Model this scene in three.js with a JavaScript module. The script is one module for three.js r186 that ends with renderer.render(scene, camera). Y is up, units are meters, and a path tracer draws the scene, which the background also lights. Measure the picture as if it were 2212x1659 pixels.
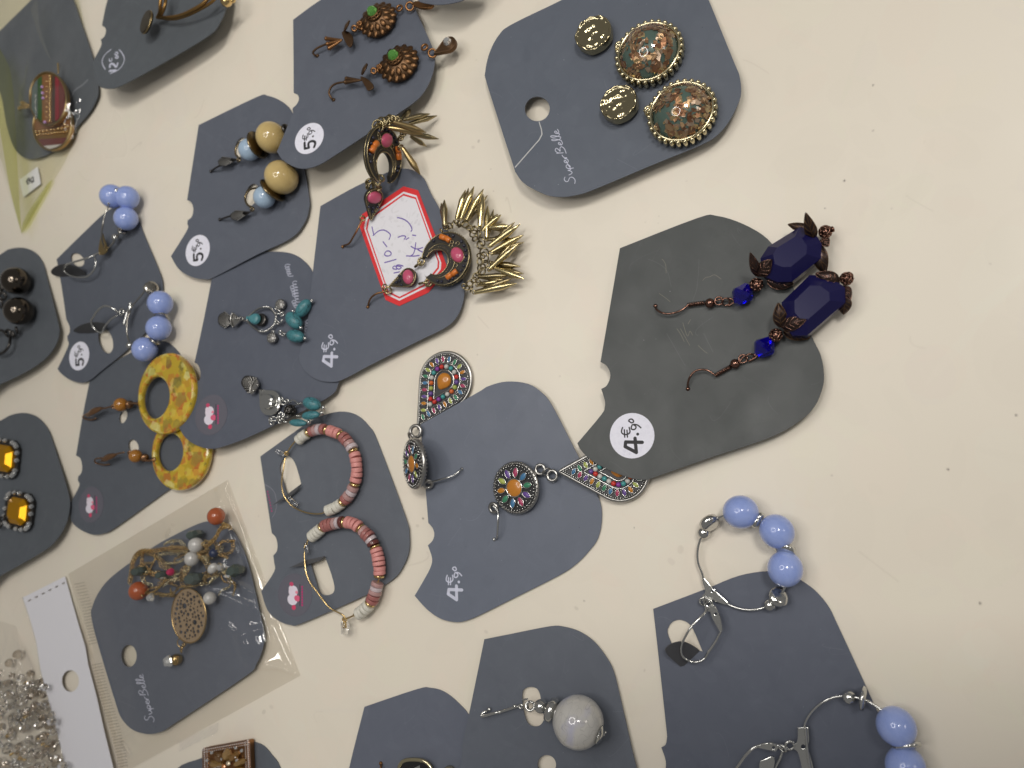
import * as THREE from 'three';
import { mergeGeometries, mergeVertices } from 'three/addons/utils/BufferGeometryUtils.js';
import { ConvexGeometry } from 'three/addons/geometries/ConvexGeometry.js';
import { RectAreaLightUniformsLib } from 'three/addons/lights/RectAreaLightUniformsLib.js';

// ---------------------------------------------------------------- camera, light, exposure
const scene = new THREE.Scene();
const V3 = (x, y, z) => new THREE.Vector3(x, y, z);
// sight lines are given on a 2212 x 1659 sheet; the phone looks down at the table from the right, about 24 degrees off the vertical
const SW = 2212, SH = 1659, FL = 1661, CX = 1106, CY = 829.5, DIST = 0.259;
const NC = V3(-0.445, 0.092, 1).normalize();                        // table normal seen from the camera
const AX = V3(1, 0, 0).addScaledVector(NC, -NC.x).normalize();      // world x seen from the camera
const AZ = new THREE.Vector3().crossVectors(AX, NC);
const toWorld = (c) => V3(c.dot(AX), c.dot(NC), c.dot(AZ));
const EYE = toWorld(V3(0, 0, DIST));
const camera = new THREE.PerspectiveCamera(2 * Math.atan(SH / 2 / FL) * 180 / Math.PI, SW / SH, 0.01, 20);
camera.position.copy(EYE);
camera.quaternion.setFromRotationMatrix(new THREE.Matrix4().makeBasis(toWorld(V3(1, 0, 0)), toWorld(V3(0, 1, 0)), toWorld(V3(0, 0, 1))));
camera.focus = 0.242;
camera.userData.fStop = 13;
const renderer = new THREE.WebGLRenderer({ antialias: true });
renderer.setSize(1024, 768);
renderer.toneMapping = THREE.LinearToneMapping;
renderer.toneMappingExposure = 0.99;
renderer.shadowMap.enabled = true;
RectAreaLightUniformsLib.init();
scene.background = new THREE.Color().setRGB(0.19, 0.186, 0.18);     // the dim room around the table
const LAMP = V3(-0.06, 0.46, -0.08), LAMP_R = 0.118, LAMP_W = 0.032, LAMP_L = 11, CEIL = 33;

// ---------------------------------------------------------------- helpers: places
let seed = 7;
const rnd = () => { seed = (seed * 1664525 + 1013904223) >>> 0; return seed / 4294967296; };
const rr = (a, b) => a + (b - a) * rnd();
const ray = (x, y) => toWorld(V3((x - CX) / FL, (CY - y) / FL, -1));
const TABLE = { n: V3(0, 1, 0), d: 0 };
let PL = TABLE;                                                     // the surface things are put on
function at(x, y, h = 0, pl = PL) {                                 // the point h mm above that surface on the sight line (x, y)
  const r = ray(x, y), t = (pl.d + h / 1000 - pl.n.dot(EYE)) / pl.n.dot(r);
  return EYE.clone().addScaledVector(r, t);
}
const px = (x, y) => at(x, y, 0, TABLE).sub(EYE).length() / Math.hypot(FL, x - CX, y - CY);   // metres per unit of the sheet there
function plane3(a, b, c) {
  const p = [a, b, c].map((q) => at(q[0], q[1], q[2], TABLE));
  const n = p[1].clone().sub(p[0]).cross(p[2].clone().sub(p[0])).normalize();
  if (n.y < 0) n.negate();
  return { n, d: n.dot(p[0]) };
}
const frameOf = (pl) => { const u = V3(1, 0, 0).addScaledVector(pl.n, -pl.n.x).normalize(); return { u, v: new THREE.Vector3().crossVectors(pl.n, u), n: pl.n }; };
const zz = (X0, Y0, k, pts) => pts.map((p) => [X0 + p[0] / k, Y0 + p[1] / k, ...p.slice(2)]);
const TQ = (i, j) => (...pts) => zz(553 * i, 414.75 * j, 4, pts);
const t00 = TQ(0, 0), t10 = TQ(1, 0), t20 = TQ(2, 0), t01 = TQ(0, 1), t11 = TQ(1, 1), t21 = TQ(2, 1), t31 = TQ(3, 1), t02 = TQ(0, 2), t12 = TQ(1, 2), t22 = TQ(2, 2), t32 = TQ(3, 2), t03 = TQ(0, 3), t13 = TQ(1, 3), t23 = TQ(2, 3), t33 = TQ(3, 3);

// ---------------------------------------------------------------- helpers: things and parts
const used = {};
const numbered = (name) => { used[name] = (used[name] ?? -1) + 1; return used[name] ? `${name}_${String(used[name]).padStart(3, '0')}` : name; };
function thing(name, label, category, where, group) {
  const o = new THREE.Group();
  o.name = numbered(name); o.position.copy(where); o.userData = { label, category };
  if (group) o.userData.group = group;
  scene.add(o);
  return o;
}
const worldOf = (o) => { const p = V3(0, 0, 0); for (let q = o; q && q !== scene; q = q.parent) p.add(q.position); return p; };
function clean(g) {
  const out = new THREE.BufferGeometry();
  for (const k of ['position', 'normal', 'uv']) if (g.attributes[k]) out.setAttribute(k, g.attributes[k]);
  const n = g.attributes.position.count;
  if (!out.attributes.normal) { g.computeVertexNormals(); out.setAttribute('normal', g.attributes.normal); }
  if (!out.attributes.uv) out.setAttribute('uv', new THREE.BufferAttribute(new Float32Array(n * 2), 2));
  out.setIndex(g.index ? Array.from(g.index.array) : Array.from({ length: n }, (_, i) => i));
  return out;
}
function part(parent, name, mat, ...geos) {                         // geometries in world axes and place -> one mesh under its thing
  let g = geos.flat(9);
  g = g.length > 1 ? mergeGeometries(g.map(clean)) : clean(g[0]).clone();
  g.computeBoundingBox();
  const c = g.boundingBox.getCenter(V3(0, 0, 0));
  g.translate(-c.x, -c.y, -c.z);
  const m = new THREE.Mesh(g, mat);
  m.name = name; m.castShadow = m.receiveShadow = true;
  m.position.copy(c.sub(worldOf(parent)));
  parent.add(m);
  return m;
}
const kindOf = (o, kind) => { o.userData.kind = kind; return o; };
const labelled = (o, label) => { o.userData.label = label; return o; };

// ---------------------------------------------------------------- helpers: shapes
const basis = (x, y, z, o) => new THREE.Matrix4().makeBasis(x, y, z).setPosition(o);
const side = (d) => { const a = Math.abs(d.y) < 0.9 ? V3(0, 1, 0) : V3(1, 0, 0); return a.cross(d).normalize(); };
function lathe(c, axis, prof, seg = 24) {                           // profile [radius, along axis] in metres
  const g = new THREE.LatheGeometry(prof.map((p) => new THREE.Vector2(Math.max(p[0], 0), p[1])), seg);
  const y = axis.clone().normalize(), x = side(y), z = new THREE.Vector3().crossVectors(x, y);
  return g.applyMatrix4(basis(x, y, z, c));
}
const ball = (c, r, seg = 24) => new THREE.SphereGeometry(r, seg, Math.round(seg * 0.66)).translate(c.x, c.y, c.z);
function egg(c, axis, r, half, seg = 24) {                          // a ball stretched along an axis
  const g = new THREE.SphereGeometry(1, seg, Math.round(seg * 0.7)), y = axis.clone().normalize(), x = side(y), z = new THREE.Vector3().crossVectors(x, y);
  const r2 = Array.isArray(r) ? r : [r, r];
  return g.scale(r2[0], half, r2[1]).applyMatrix4(basis(x, y, z, c));
}
function ring(c, normal, R, r, seg = 24, rs = 8, sq = 1) {
  const g = new THREE.TorusGeometry(R, r, rs, seg), z = normal.clone().normalize(), x = side(z), y = new THREE.Vector3().crossVectors(z, x);
  if (sq !== 1) g.scale(1, sq, 1);
  return g.applyMatrix4(basis(x, y, z, c));
}
const curve = (pts, closed = false) => new THREE.CatmullRomCurve3(pts, closed, 'centripetal');
const tube = (pts, r, { closed = false, seg = 0, rs = 8 } = {}) => {
  const n = seg || Math.max(8, pts.length * 6), g = new THREE.TubeGeometry(curve(pts, closed), n, r, rs, closed);
  return closed ? g : [g, ball(pts[0], r, 8), ball(pts[pts.length - 1], r, 8)];
};
const wire = (pts, rpx, o) => tube(pts.map((p) => at(p[0], p[1], p[2] ?? 1)), rpx * px(pts[0][0], pts[0][1]), o);
const rod = (a, b, ra, rb = ra, seg = 12) => {
  const d = b.clone().sub(a), L = d.length();
  return lathe(a, d, [[0, 0], [ra, 0], [rb, L], [0, L]], seg);
};
const bead = (x, y, rp, h, seg = 24) => { const r = rp * px(x, y); return ball(at(x, y, h ?? r * 1000 + 0.2), r, seg); };
const jump = (x, y, Rp, rp, h = 1, tilt = null) => ring(at(x, y, h), tilt ?? PL.n, Rp * px(x, y), rp * px(x, y));
const dirOf = (a, b, h = 1) => at(b[0], b[1], h).sub(at(a[0], a[1], h)).normalize();
// rounds the corners of an outline: points [x, y, radius]
function rounded(pts, n = 6) {
  const out = [];
  pts.forEach((p, i) => {
    if (!p[2]) { out.push([p[0], p[1]]); return; }
    const a = pts[(i + pts.length - 1) % pts.length], b = pts[(i + 1) % pts.length];
    const la = Math.hypot(a[0] - p[0], a[1] - p[1]), lb = Math.hypot(b[0] - p[0], b[1] - p[1]), ra = Math.min(p[2], la * 0.5), rb = Math.min(p[2], lb * 0.5);
    const A = [p[0] + (a[0] - p[0]) / la * ra, p[1] + (a[1] - p[1]) / la * ra], B = [p[0] + (b[0] - p[0]) / lb * rb, p[1] + (b[1] - p[1]) / lb * rb];
    for (let k = 0; k <= n; k++) { const t = k / n; out.push([(1 - t) ** 2 * A[0] + 2 * t * (1 - t) * p[0] + t * t * B[0], (1 - t) ** 2 * A[1] + 2 * t * (1 - t) * p[1] + t * t * B[1]]); }
  });
  return out;
}
// a smooth closed outline; points marked with a third entry 's' stay sharp
function smooth(pts, step = 4) {
  const out = [], n = pts.length, P = (i) => pts[(i + n) % n];
  for (let i = 0; i < n; i++) {
    const p1 = P(i), p2 = P(i + 1), p0 = p1[2] === 's' ? p1 : P(i - 1), p3 = p2[2] === 's' ? p2 : P(i + 2);
    for (let k = 0; k < step; k++) {
      const t = k / step, f = (a, b, c, d) => 0.5 * (2 * b + (c - a) * t + (2 * a - 5 * b + 4 * c - d) * t * t + (3 * b - a - 3 * c + d) * t ** 3);
      out.push([f(p0[0], p1[0], p2[0], p3[0]), f(p0[1], p1[1], p2[1], p3[1])]);
    }
  }
  return out;
}
const circ = (x, y, rx, ry = rx, a = 0, n = 28) => Array.from({ length: n }, (_, i) => { const t = i / n * 2 * Math.PI, c = Math.cos(t) * rx, s = Math.sin(t) * ry; return [x + c * Math.cos(a) - s * Math.sin(a), y + c * Math.sin(a) + s * Math.cos(a)]; });
const flat2 = (pts, fr, o, h, pl) => pts.map((p) => { const w = at(p[0], p[1], h, pl).sub(o); return new THREE.Vector2(w.dot(fr.u), w.dot(fr.v)); });
const ccw = (p) => (THREE.ShapeUtils.isClockWise(p) ? p.reverse() : p), cw = (p) => (THREE.ShapeUtils.isClockWise(p) ? p : p.reverse());
// a sheet of the given outline whose top lies h mm above the surface
function plate(outline, thick, { h = thick, holes = [], bevel = 0, pl = PL } = {}) {
  const fr = frameOf(pl), o = at(outline[0][0], outline[0][1], h, pl), s = new THREE.Shape(ccw(flat2(outline, fr, o, h, pl)));
  for (const q of holes) s.holes.push(new THREE.Path(cw(flat2(q, fr, o, h, pl))));
  const b = bevel / 1000, g = new THREE.ExtrudeGeometry(s, { depth: Math.max(thick / 1000 - 2 * b, 1e-5), bevelEnabled: b > 0, bevelThickness: b, bevelSize: b, bevelOffset: -b, bevelSegments: 2, curveSegments: 4 });
  g.translate(0, 0, -thick / 1000 + b);
  return g.applyMatrix4(basis(fr.u, fr.v, fr.n, o));
}
// a cut stone: the outline at several levels [height mm, scale about its middle]
function gem(outline, levels, hg = 0, pl = PL) {
  const base = outline.map((p) => at(p[0], p[1], hg, pl)), c = base.reduce((a, b) => a.add(b), V3(0, 0, 0)).multiplyScalar(1 / base.length), pts = [];
  for (const [h, s] of levels) for (const b of base) pts.push(c.clone().lerp(b, s).addScaledVector(pl.n, (h - hg) / 1000));
  return new ConvexGeometry(pts);
}
const facet = (g) => { const q = g.index ? g.toNonIndexed() : g; q.computeVertexNormals(); return q; };

// ---------------------------------------------------------------- materials
const lin = (r, g, b) => new THREE.Color().setRGB(r, g, b);
const mat = (c, roughness = 0.5, metalness = 0, more = {}) => new THREE.MeshPhysicalMaterial({ color: Array.isArray(c) ? lin(...c) : c, roughness, metalness, ...more });
const canvasOf = (w, h) => { const c = document.createElement('canvas'); c.width = w; c.height = h; return c; };
const texOf = (c) => { const t = new THREE.CanvasTexture(c); t.colorSpace = THREE.SRGBColorSpace; t.anisotropy = 8; return t; };
function noiseTex(size, fn, srgb = true) {                          // fn(u, v) -> [r, g, b] 0..255
  const d = new Uint8Array(size * size * 4);
  for (let y = 0; y < size; y++) for (let x = 0; x < size; x++) { const q = fn(x / size, y / size), i = (y * size + x) * 4; d[i] = q[0]; d[i + 1] = q[1]; d[i + 2] = q[2]; d[i + 3] = 255; }
  const t = new THREE.DataTexture(d, size, size); t.magFilter = t.minFilter = THREE.LinearFilter; t.wrapS = t.wrapT = THREE.RepeatWrapping;
  if (srgb) t.colorSpace = THREE.SRGBColorSpace;
  t.needsUpdate = true; return t;
}
const hash = (x, y) => { let h = (x * 374761393 + y * 668265263) | 0; h = Math.imul(h ^ (h >>> 13), 1274126177); return ((h ^ (h >>> 16)) >>> 0) / 4294967296; };
function vnoise(u, v, f) {                                          // tiling value noise
  const x = u * f, y = v * f, i = Math.floor(x), j = Math.floor(y), a = x - i, b = y - j, s = (t) => t * t * (3 - 2 * t), m = (k) => ((k % f) + f) % f;
  const q = (p, r) => hash(m(p), m(r) + f * 131);
  return (q(i, j) * (1 - s(a)) + q(i + 1, j) * s(a)) * (1 - s(b)) + (q(i, j + 1) * (1 - s(a)) + q(i + 1, j + 1) * s(a)) * s(b);
}
const fbm = (u, v, f) => vnoise(u, v, f) * 0.5 + vnoise(u, v, f * 2) * 0.27 + vnoise(u, v, f * 4) * 0.15 + vnoise(u, v, f * 8) * 0.08;
const tarnishMap = noiseTex(128, (u, v) => { const k = 175 + 80 * fbm(u, v, 6); return [k, k, k]; });
const roughMap = noiseTex(128, (u, v) => { const k = 120 + 135 * fbm(u, v, 9); return [k, k, k]; }, false);
const M = {
  silver: mat([0.62, 0.62, 0.6], 0.2, 1, { roughnessMap: roughMap }), oldSilver: mat([0.42, 0.41, 0.39], 0.28, 1), darkSilver: mat([0.05, 0.05, 0.052], 0.4, 0.6),
  gold: mat([0.74, 0.54, 0.25], 0.2, 1), paleGold: mat([0.62, 0.55, 0.36], 0.17, 1), oldGold: mat([0.42, 0.31, 0.15], 0.3, 1), darkGold: mat([0.06, 0.05, 0.035], 0.5, 0.5),
  bronze: mat([0.3, 0.15, 0.065], 0.36, 1), darkBronze: mat([0.13, 0.075, 0.04], 0.42, 0.9), copper: mat([0.22, 0.12, 0.09], 0.18, 1), darkCopper: mat([0.06, 0.042, 0.038], 0.35, 0.9), gun: mat([0.09, 0.085, 0.08], 0.3, 1), hematite: mat([0.1, 0.085, 0.07], 0.14, 1),
  white: mat([0.78, 0.78, 0.8], 0.5), clear: mat([0.97, 0.97, 0.97], 0.02, 0, { transmission: 1, thickness: 0.004, ior: 1.6 }),
};

// ---------------------------------------------------------------- the setting: table, lamp
{
  const N = 1536, c = canvasOf(N, N), x = c.getContext('2d');
  x.fillStyle = 'rgb(226,218,203)'; x.fillRect(0, 0, N, N);
  for (let i = 0; i < 2600; i++) { const q = rnd() < 0.5; x.fillStyle = `rgba(${q ? '236,226,206' : '206,196,182'},${rr(0.02, 0.06)})`; x.beginPath(); x.ellipse(rnd() * N, rnd() * N, rr(3, 40), rr(2, 24), rnd() * 6, 0, 7); x.fill(); }
  const S = N / 0.5, put = (p) => [((p.x + 0.31) * S), ((p.z + 0.23) * S)];
  for (let i = 0; i < 170; i++) { x.fillStyle = `rgba(120,108,96,${rr(0.06, 0.3)})`; x.beginPath(); x.ellipse(rnd() * N, rnd() * N, rr(0.3, 0.9), rr(0.3, 1.4), rnd() * 6, 0, 7); x.fill(); }
  for (let i = 0; i < 90; i++) { x.strokeStyle = `rgba(150,138,122,${rr(0.06, 0.2)})`; x.lineWidth = rr(0.5, 1.6); const a = rnd() * N, b = rnd() * N; x.beginPath(); x.moveTo(a, b); x.quadraticCurveTo(a + rr(-14, 14), b + rr(-14, 14), a + rr(-30, 30), b + rr(-30, 30)); x.stroke(); }
  // specks and smudges seen in particular places
  for (const [u, v, s, k] of [[1886, 184, 1, 0.9], [1886, 282, 0.8, 0.8], [1824, 390, 1.2, 1], [2195, 897, 1.3, 0.7], [2048, 1014, 1.2, 0.8], [1488, 309, 3, 0.3], [1034, 305, 2.4, 0.6], [1022, 318, 3, 0.25], [1370, 1140, 1, 0.5], [1470, 1187, 5, 0.2], [1450, 1213, 5, 0.16], [2117, 1303, 1.3, 0.8], [914, 1120, 1.6, 0.6], [902, 1136, 3, 0.3], [570, 1538, 4, 0.3], [586, 1527, 4, 0.2], [1245, 1314, 3, 0.3], [1262, 1298, 0.9, 0.7], [1060, 365, 0.8, 0.5], [1782, 450, 0.9, 0.6], [1050, 1365, 3, 0.25]]) {
    const q = put(at(u, v, 0, TABLE)); x.fillStyle = `rgba(84,74,66,${k * (s > 2 ? 0.35 : 0.9)})`; x.beginPath(); x.ellipse(q[0], q[1], s * 0.8, s * 0.55, rnd() * 6, 0, 7); x.fill();
  }
  const t = texOf(c); t.flipY = false; t.wrapS = t.wrapT = THREE.RepeatWrapping;
  const W = 1.5, D = 1.1, g = new THREE.BoxGeometry(W, 0.03, D, 1, 1, 1); g.translate(-0.06, -0.015, 0);
  const p = g.attributes.position, u = g.attributes.uv;
  for (let i = 0; i < p.count; i++) u.setXY(i, (p.getX(i) + 0.31) / 0.5, (p.getZ(i) + 0.23) / 0.5);
  const m = new THREE.Mesh(g, mat(0xffffff, 0.5, 0, { map: t, roughnessMap: roughMap }));
  m.name = 'table_top'; m.receiveShadow = m.castShadow = true; m.userData = { kind: 'structure', label: 'cream coloured smooth table top under all the jewellery', category: 'table' };
  scene.add(m);
}
{ // the ring-shaped lamp above the table that shows as a small bright ring on every bead
  const o = thing('ring_lamp', 'round white ring lamp hanging above the table of earrings', 'lamp', LAMP);
  const glow = mat([0.9, 0.9, 0.9], 0.5, 0, { emissive: lin(1, 0.97, 0.93), emissiveIntensity: 1.5 });
  const g = new THREE.RingGeometry(LAMP_R - LAMP_W / 2, LAMP_R + LAMP_W / 2, 64, 1); g.rotateX(Math.PI / 2); g.translate(LAMP.x, LAMP.y + 0.002, LAMP.z);
  part(o, 'glowing_ring', glow, g).castShadow = false;
  part(o, 'housing', M.white, lathe(LAMP.clone().add(V3(0, 0.004, 0)), V3(0, 1, 0), [[LAMP_R - LAMP_W * 0.6, 0], [LAMP_R + LAMP_W * 0.6, 0], [LAMP_R + LAMP_W * 0.6, 0.02], [LAMP_R - LAMP_W * 0.6, 0.02], [LAMP_R - LAMP_W * 0.6, 0]], 48));
  const n = 28, len = 2 * LAMP_R * Math.tan(Math.PI / n);
  for (let i = 0; i < n; i++) {
    const a = i / n * 2 * Math.PI, l = new THREE.RectAreaLight(lin(1, 0.965, 0.92), LAMP_L, LAMP_W, len);
    l.position.set(LAMP.x + Math.cos(a) * LAMP_R, LAMP.y, LAMP.z + Math.sin(a) * LAMP_R);
    l.rotation.set(-Math.PI / 2, 0, -a, 'XYZ');
    scene.add(l);
  }
}
function panelLamp(name, label, P, aim, size, L, color, glowing) {
  const o = thing(name, label, 'lamp', P), to = aim.clone().sub(P).normalize(), x = side(to);
  const g = new THREE.PlaneGeometry(size, size).applyMatrix4(basis(x, new THREE.Vector3().crossVectors(to, x), to, P));
  part(o, 'glowing_panel', mat([0.9, 0.9, 0.9], 0.5, 0, { emissive: lin(...color), emissiveIntensity: glowing }), g).castShadow = false;
  const l = new THREE.RectAreaLight(lin(...color), L, size, size); l.position.copy(P).addScaledVector(to, 0.004);
  l.quaternion.setFromRotationMatrix(new THREE.Matrix4().makeBasis(x, new THREE.Vector3().crossVectors(x, to), to.clone().negate())); scene.add(l);
}
// a second, smaller lamp far to the right: the small second glint on beads and domes
panelLamp('desk_lamp', 'small square lamp standing far to the right of the table', V3(1.15, 0.72, -0.3), V3(-0.08, 0, 0), 0.2, 6, [1, 0.93, 0.82], 1.2);
// the room's ceiling panel, which throws the soft shade of the telephone over the lower right of the table
panelLamp('ceiling_lamp', 'large square ceiling lamp panel high above the table', V3(0.6, 1.5, -0.5), V3(0.05, 0, -0.05), 0.3, CEIL, [1, 0.96, 0.9], 1.2);
{ // the telephone that takes the picture, held over the table just behind the lens
  const r = toWorld(V3(1, 0, 0)), u = toWorld(V3(0, 1, 0)), k = toWorld(V3(0, 0, 1)), p0 = EYE.clone().addScaledVector(k, 0.004).addScaledVector(r, -0.014).addScaledVector(u, 0.014);
  const w = 0.15, h = 0.074, q = 0.011, s = new THREE.Shape();
  s.moveTo(q, 0); s.lineTo(w - q, 0); s.quadraticCurveTo(w, 0, w, q); s.lineTo(w, h - q); s.quadraticCurveTo(w, h, w - q, h); s.lineTo(q, h); s.quadraticCurveTo(0, h, 0, h - q); s.lineTo(0, q); s.quadraticCurveTo(0, 0, q, 0);
  const g = new THREE.ExtrudeGeometry(s, { depth: 0.0065, bevelSize: 0.0008, bevelThickness: 0.0008, bevelSegments: 2 }); g.translate(0, -h, 0).applyMatrix4(basis(r, u, k, p0));
  const o = thing('smartphone', 'dark smartphone held above the table, outside the picture', 'telephone', p0);
  part(o, 'body', mat([0.03, 0.03, 0.035], 0.35), g);
  for (const [a, b] of [[0.036, -0.014], [0.014, -0.036]]) part(o, 'lens', mat([0.01, 0.01, 0.012], 0.1), lathe(p0.clone().addScaledVector(r, a).addScaledVector(u, b).addScaledVector(k, -0.0005), k.clone().negate(), [[0, 0.0012], [0.006, 0.0012], [0.0066, 0], [0, 0]]));
}

// ---------------------------------------------------------------- writing
const GL = {
  S: [1.3, [[1.1, 1.9, 0.8, 2.3, 0.3, 2.1, 0.25, 1.5, 0.9, 1.0, 0.95, 0.3, 0.35, -0.15, -0.25, 0.25]]], u: [1, [[0, 0.9, 0.1, 0.2, 0.4, 0, 0.7, 0.4, 0.8, 0.95, 0.8, 0.2, 1.05, 0]]], p: [0.95, [[0, 0.95, 0, -1.0, 0, 0.6, 0.3, 1, 0.7, 0.8, 0.7, 0.3, 0.4, 0, 0.05, 0.15]]],
  e: [0.75, [[0, 0.45, 0.55, 0.6, 0.5, 1, 0.15, 0.95, 0, 0.4, 0.3, 0, 0.75, 0.2]]], r: [0.75, [[0, 0.9, 0.1, 0, 0.1, 0.5, 0.3, 0.9, 0.65, 1]]], l: [0.55, [[0, 0.1, 0.5, 1.7, 0.35, 2.3, 0.1, 1.8, 0.2, 0.3, 0.55, 0]]],
  B: [1.5, [[0.3, 2.0, 0.2, 0, 0.25, 1.7, 0.8, 2.25, 1.25, 1.8, 0.9, 1.3, 0.4, 1.15, 1.15, 1.0, 1.35, 0.5, 0.9, 0, 0.05, 0]]],
};
function strokes(x, pts, map, closed) {                             // one smooth pen stroke
  const q = []; for (let i = 0; i < pts.length; i += 2) q.push(map(pts[i], pts[i + 1]));
  x.beginPath(); x.moveTo(q[0][0], q[0][1]);
  for (let i = 1; i < q.length - 1; i++) x.quadraticCurveTo(q[i][0], q[i][1], (q[i][0] + q[i + 1][0]) / 2, (q[i][1] + q[i + 1][1]) / 2);
  x.lineTo(q[q.length - 1][0], q[q.length - 1][1]); if (closed) x.closePath(); x.stroke();
}
const hard = (x, pts, map) => { x.beginPath(); for (let i = 0; i < pts.length; i += 2) { const q = map(pts[i], pts[i + 1]); i ? x.lineTo(q[0], q[1]) : x.moveTo(q[0], q[1]); } x.stroke(); };
// a price, drawn in a frame r (reading direction), u (up), about -1..1
function price(x, map, k, col, digit) {
  x.strokeStyle = x.fillStyle = col; x.lineCap = x.lineJoin = 'round';
  x.lineWidth = 0.15 * k;
  if (digit === '4') { hard(x, [-0.48, 0.3, -0.74, -0.2, -0.12, -0.14], map); hard(x, [-0.48, 0.3, -0.28, 0.28, -0.3, -0.46], map); }
  if (digit === '5') { hard(x, [-0.2, 0.32, -0.6, 0.3, -0.62, 0.02], map); strokes(x, [-0.62, 0.02, -0.3, 0.12, -0.2, -0.2, -0.4, -0.46, -0.68, -0.34], map); }
  x.lineWidth = 0.06 * k;
  strokes(x, [0.36, 0.42, 0.14, 0.52, 0.02, 0.28, 0.12, 0.06, 0.36, 0.12], map); hard(x, [-0.06, 0.32, 0.26, 0.34], map); hard(x, [-0.06, 0.2, 0.24, 0.22], map);
  const dot = map(0.06, -0.26); x.beginPath(); x.arc(dot[0], dot[1], 0.065 * k, 0, 7); x.fill();
  strokes(x, [0.48, -0.02, 0.3, 0.08, 0.24, -0.12, 0.4, -0.22, 0.5, -0.02, 0.48, -0.25, 0.34, -0.4], map);
  strokes(x, [0.66, 0.14, 0.54, 0.04, 0.6, -0.1, 0.74, -0.02, 0.72, 0.12, 0.64, 0.14], map);
}

// ---------------------------------------------------------------- the grey cards
const cardInk = 'rgba(206,208,226,0.92)';
function card(label, outline, heights, { holes = [], draw, tone = [92, 94, 102], sticker, name = 'jewelry_card', thick = 0.45 } = {}) {
  const pl = plane3(...heights); { let lo = 9; for (const q of outline) lo = Math.min(lo, at(q[0], q[1], 0, pl).y * 1000); if (lo < 0.5) pl.d += (0.5 - lo) / 1000; }
  const xs = outline.map((p) => at(p[0], p[1], 0, pl)), mid = xs.reduce((a, b) => a.add(b), V3(0, 0, 0)).multiplyScalar(1 / outline.length);
  PL = pl;
  const o = thing(name, label, 'jewelry card', V3(mid.x, 0, mid.z), 'grey plastic cards the earrings are fixed to');
  const g = plate(outline, thick, { h: 0, holes, bevel: 0.06, pl });
  // uv: metres across the card, fitted to one canvas
  const fr = frameOf(pl), p = g.attributes.position, uv = g.attributes.uv, q = V3(0, 0, 0);
  let a0 = 9, a1 = -9, b0 = 9, b1 = -9;
  for (let i = 0; i < p.count; i++) { q.fromBufferAttribute(p, i); const a = q.dot(fr.u), b = q.dot(fr.v); a0 = Math.min(a0, a); a1 = Math.max(a1, a); b0 = Math.min(b0, b); b1 = Math.max(b1, b); }
  const side_ = Math.max(a1 - a0, b1 - b0);
  for (let i = 0; i < p.count; i++) { q.fromBufferAttribute(p, i); uv.setXY(i, (q.dot(fr.u) - a0) / side_, (q.dot(fr.v) - b0) / side_); }
  const N = 1024, c = canvasOf(N, N), x = c.getContext('2d');
  x.fillStyle = `rgb(${tone[0]},${tone[1] + 3},${tone[2] + 6})`; x.fillRect(0, 0, N, N);
  for (let i = 0; i < 700; i++) { const k = rnd() < 0.5 ? '255,255,255' : '20,20,26'; x.fillStyle = `rgba(${k},${rr(0.003, 0.012)})`; x.beginPath(); x.ellipse(rnd() * N, rnd() * N, rr(2, 60), rr(2, 30), rnd() * 6, 0, 7); x.fill(); }
  for (let i = 0; i < 60; i++) { x.fillStyle = rnd() < 0.6 ? `rgba(30,30,34,${rr(0.1, 0.5)})` : `rgba(220,220,226,${rr(0.1, 0.5)})`; x.beginPath(); x.arc(rnd() * N, rnd() * N, rr(0.6, 1.8), 0, 7); x.fill(); }
  for (let i = 0; i < 26; i++) { x.strokeStyle = `rgba(210,212,220,${rr(0.04, 0.16)})`; x.lineWidth = rr(0.7, 1.6); const a = rnd() * N, b = rnd() * N; x.beginPath(); x.moveTo(a, b); x.quadraticCurveTo(a + rr(-60, 60), b + rr(-60, 60), a + rr(-110, 110), b + rr(-110, 110)); x.stroke(); }
  const map = (X, Y) => { const w = at(X, Y, 0, pl); return [(w.dot(fr.u) - a0) / side_ * N, N - (w.dot(fr.v) - b0) / side_ * N]; };
  const unit = 1 / side_ * N * px(outline[0][0], outline[0][1]);    // canvas pixels per unit of the sheet
  if (draw) draw(x, map, unit);
  const m = part(o, 'card_sheet', mat(0xffffff, 0.62, 0, { map: texOf(c), roughnessMap: roughMap, specularIntensity: 0.7 }), g);
  o.userData.pl = undefined;
  if (sticker) roundSticker(o, pl, sticker);
  return { o, pl, map };
}
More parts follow.
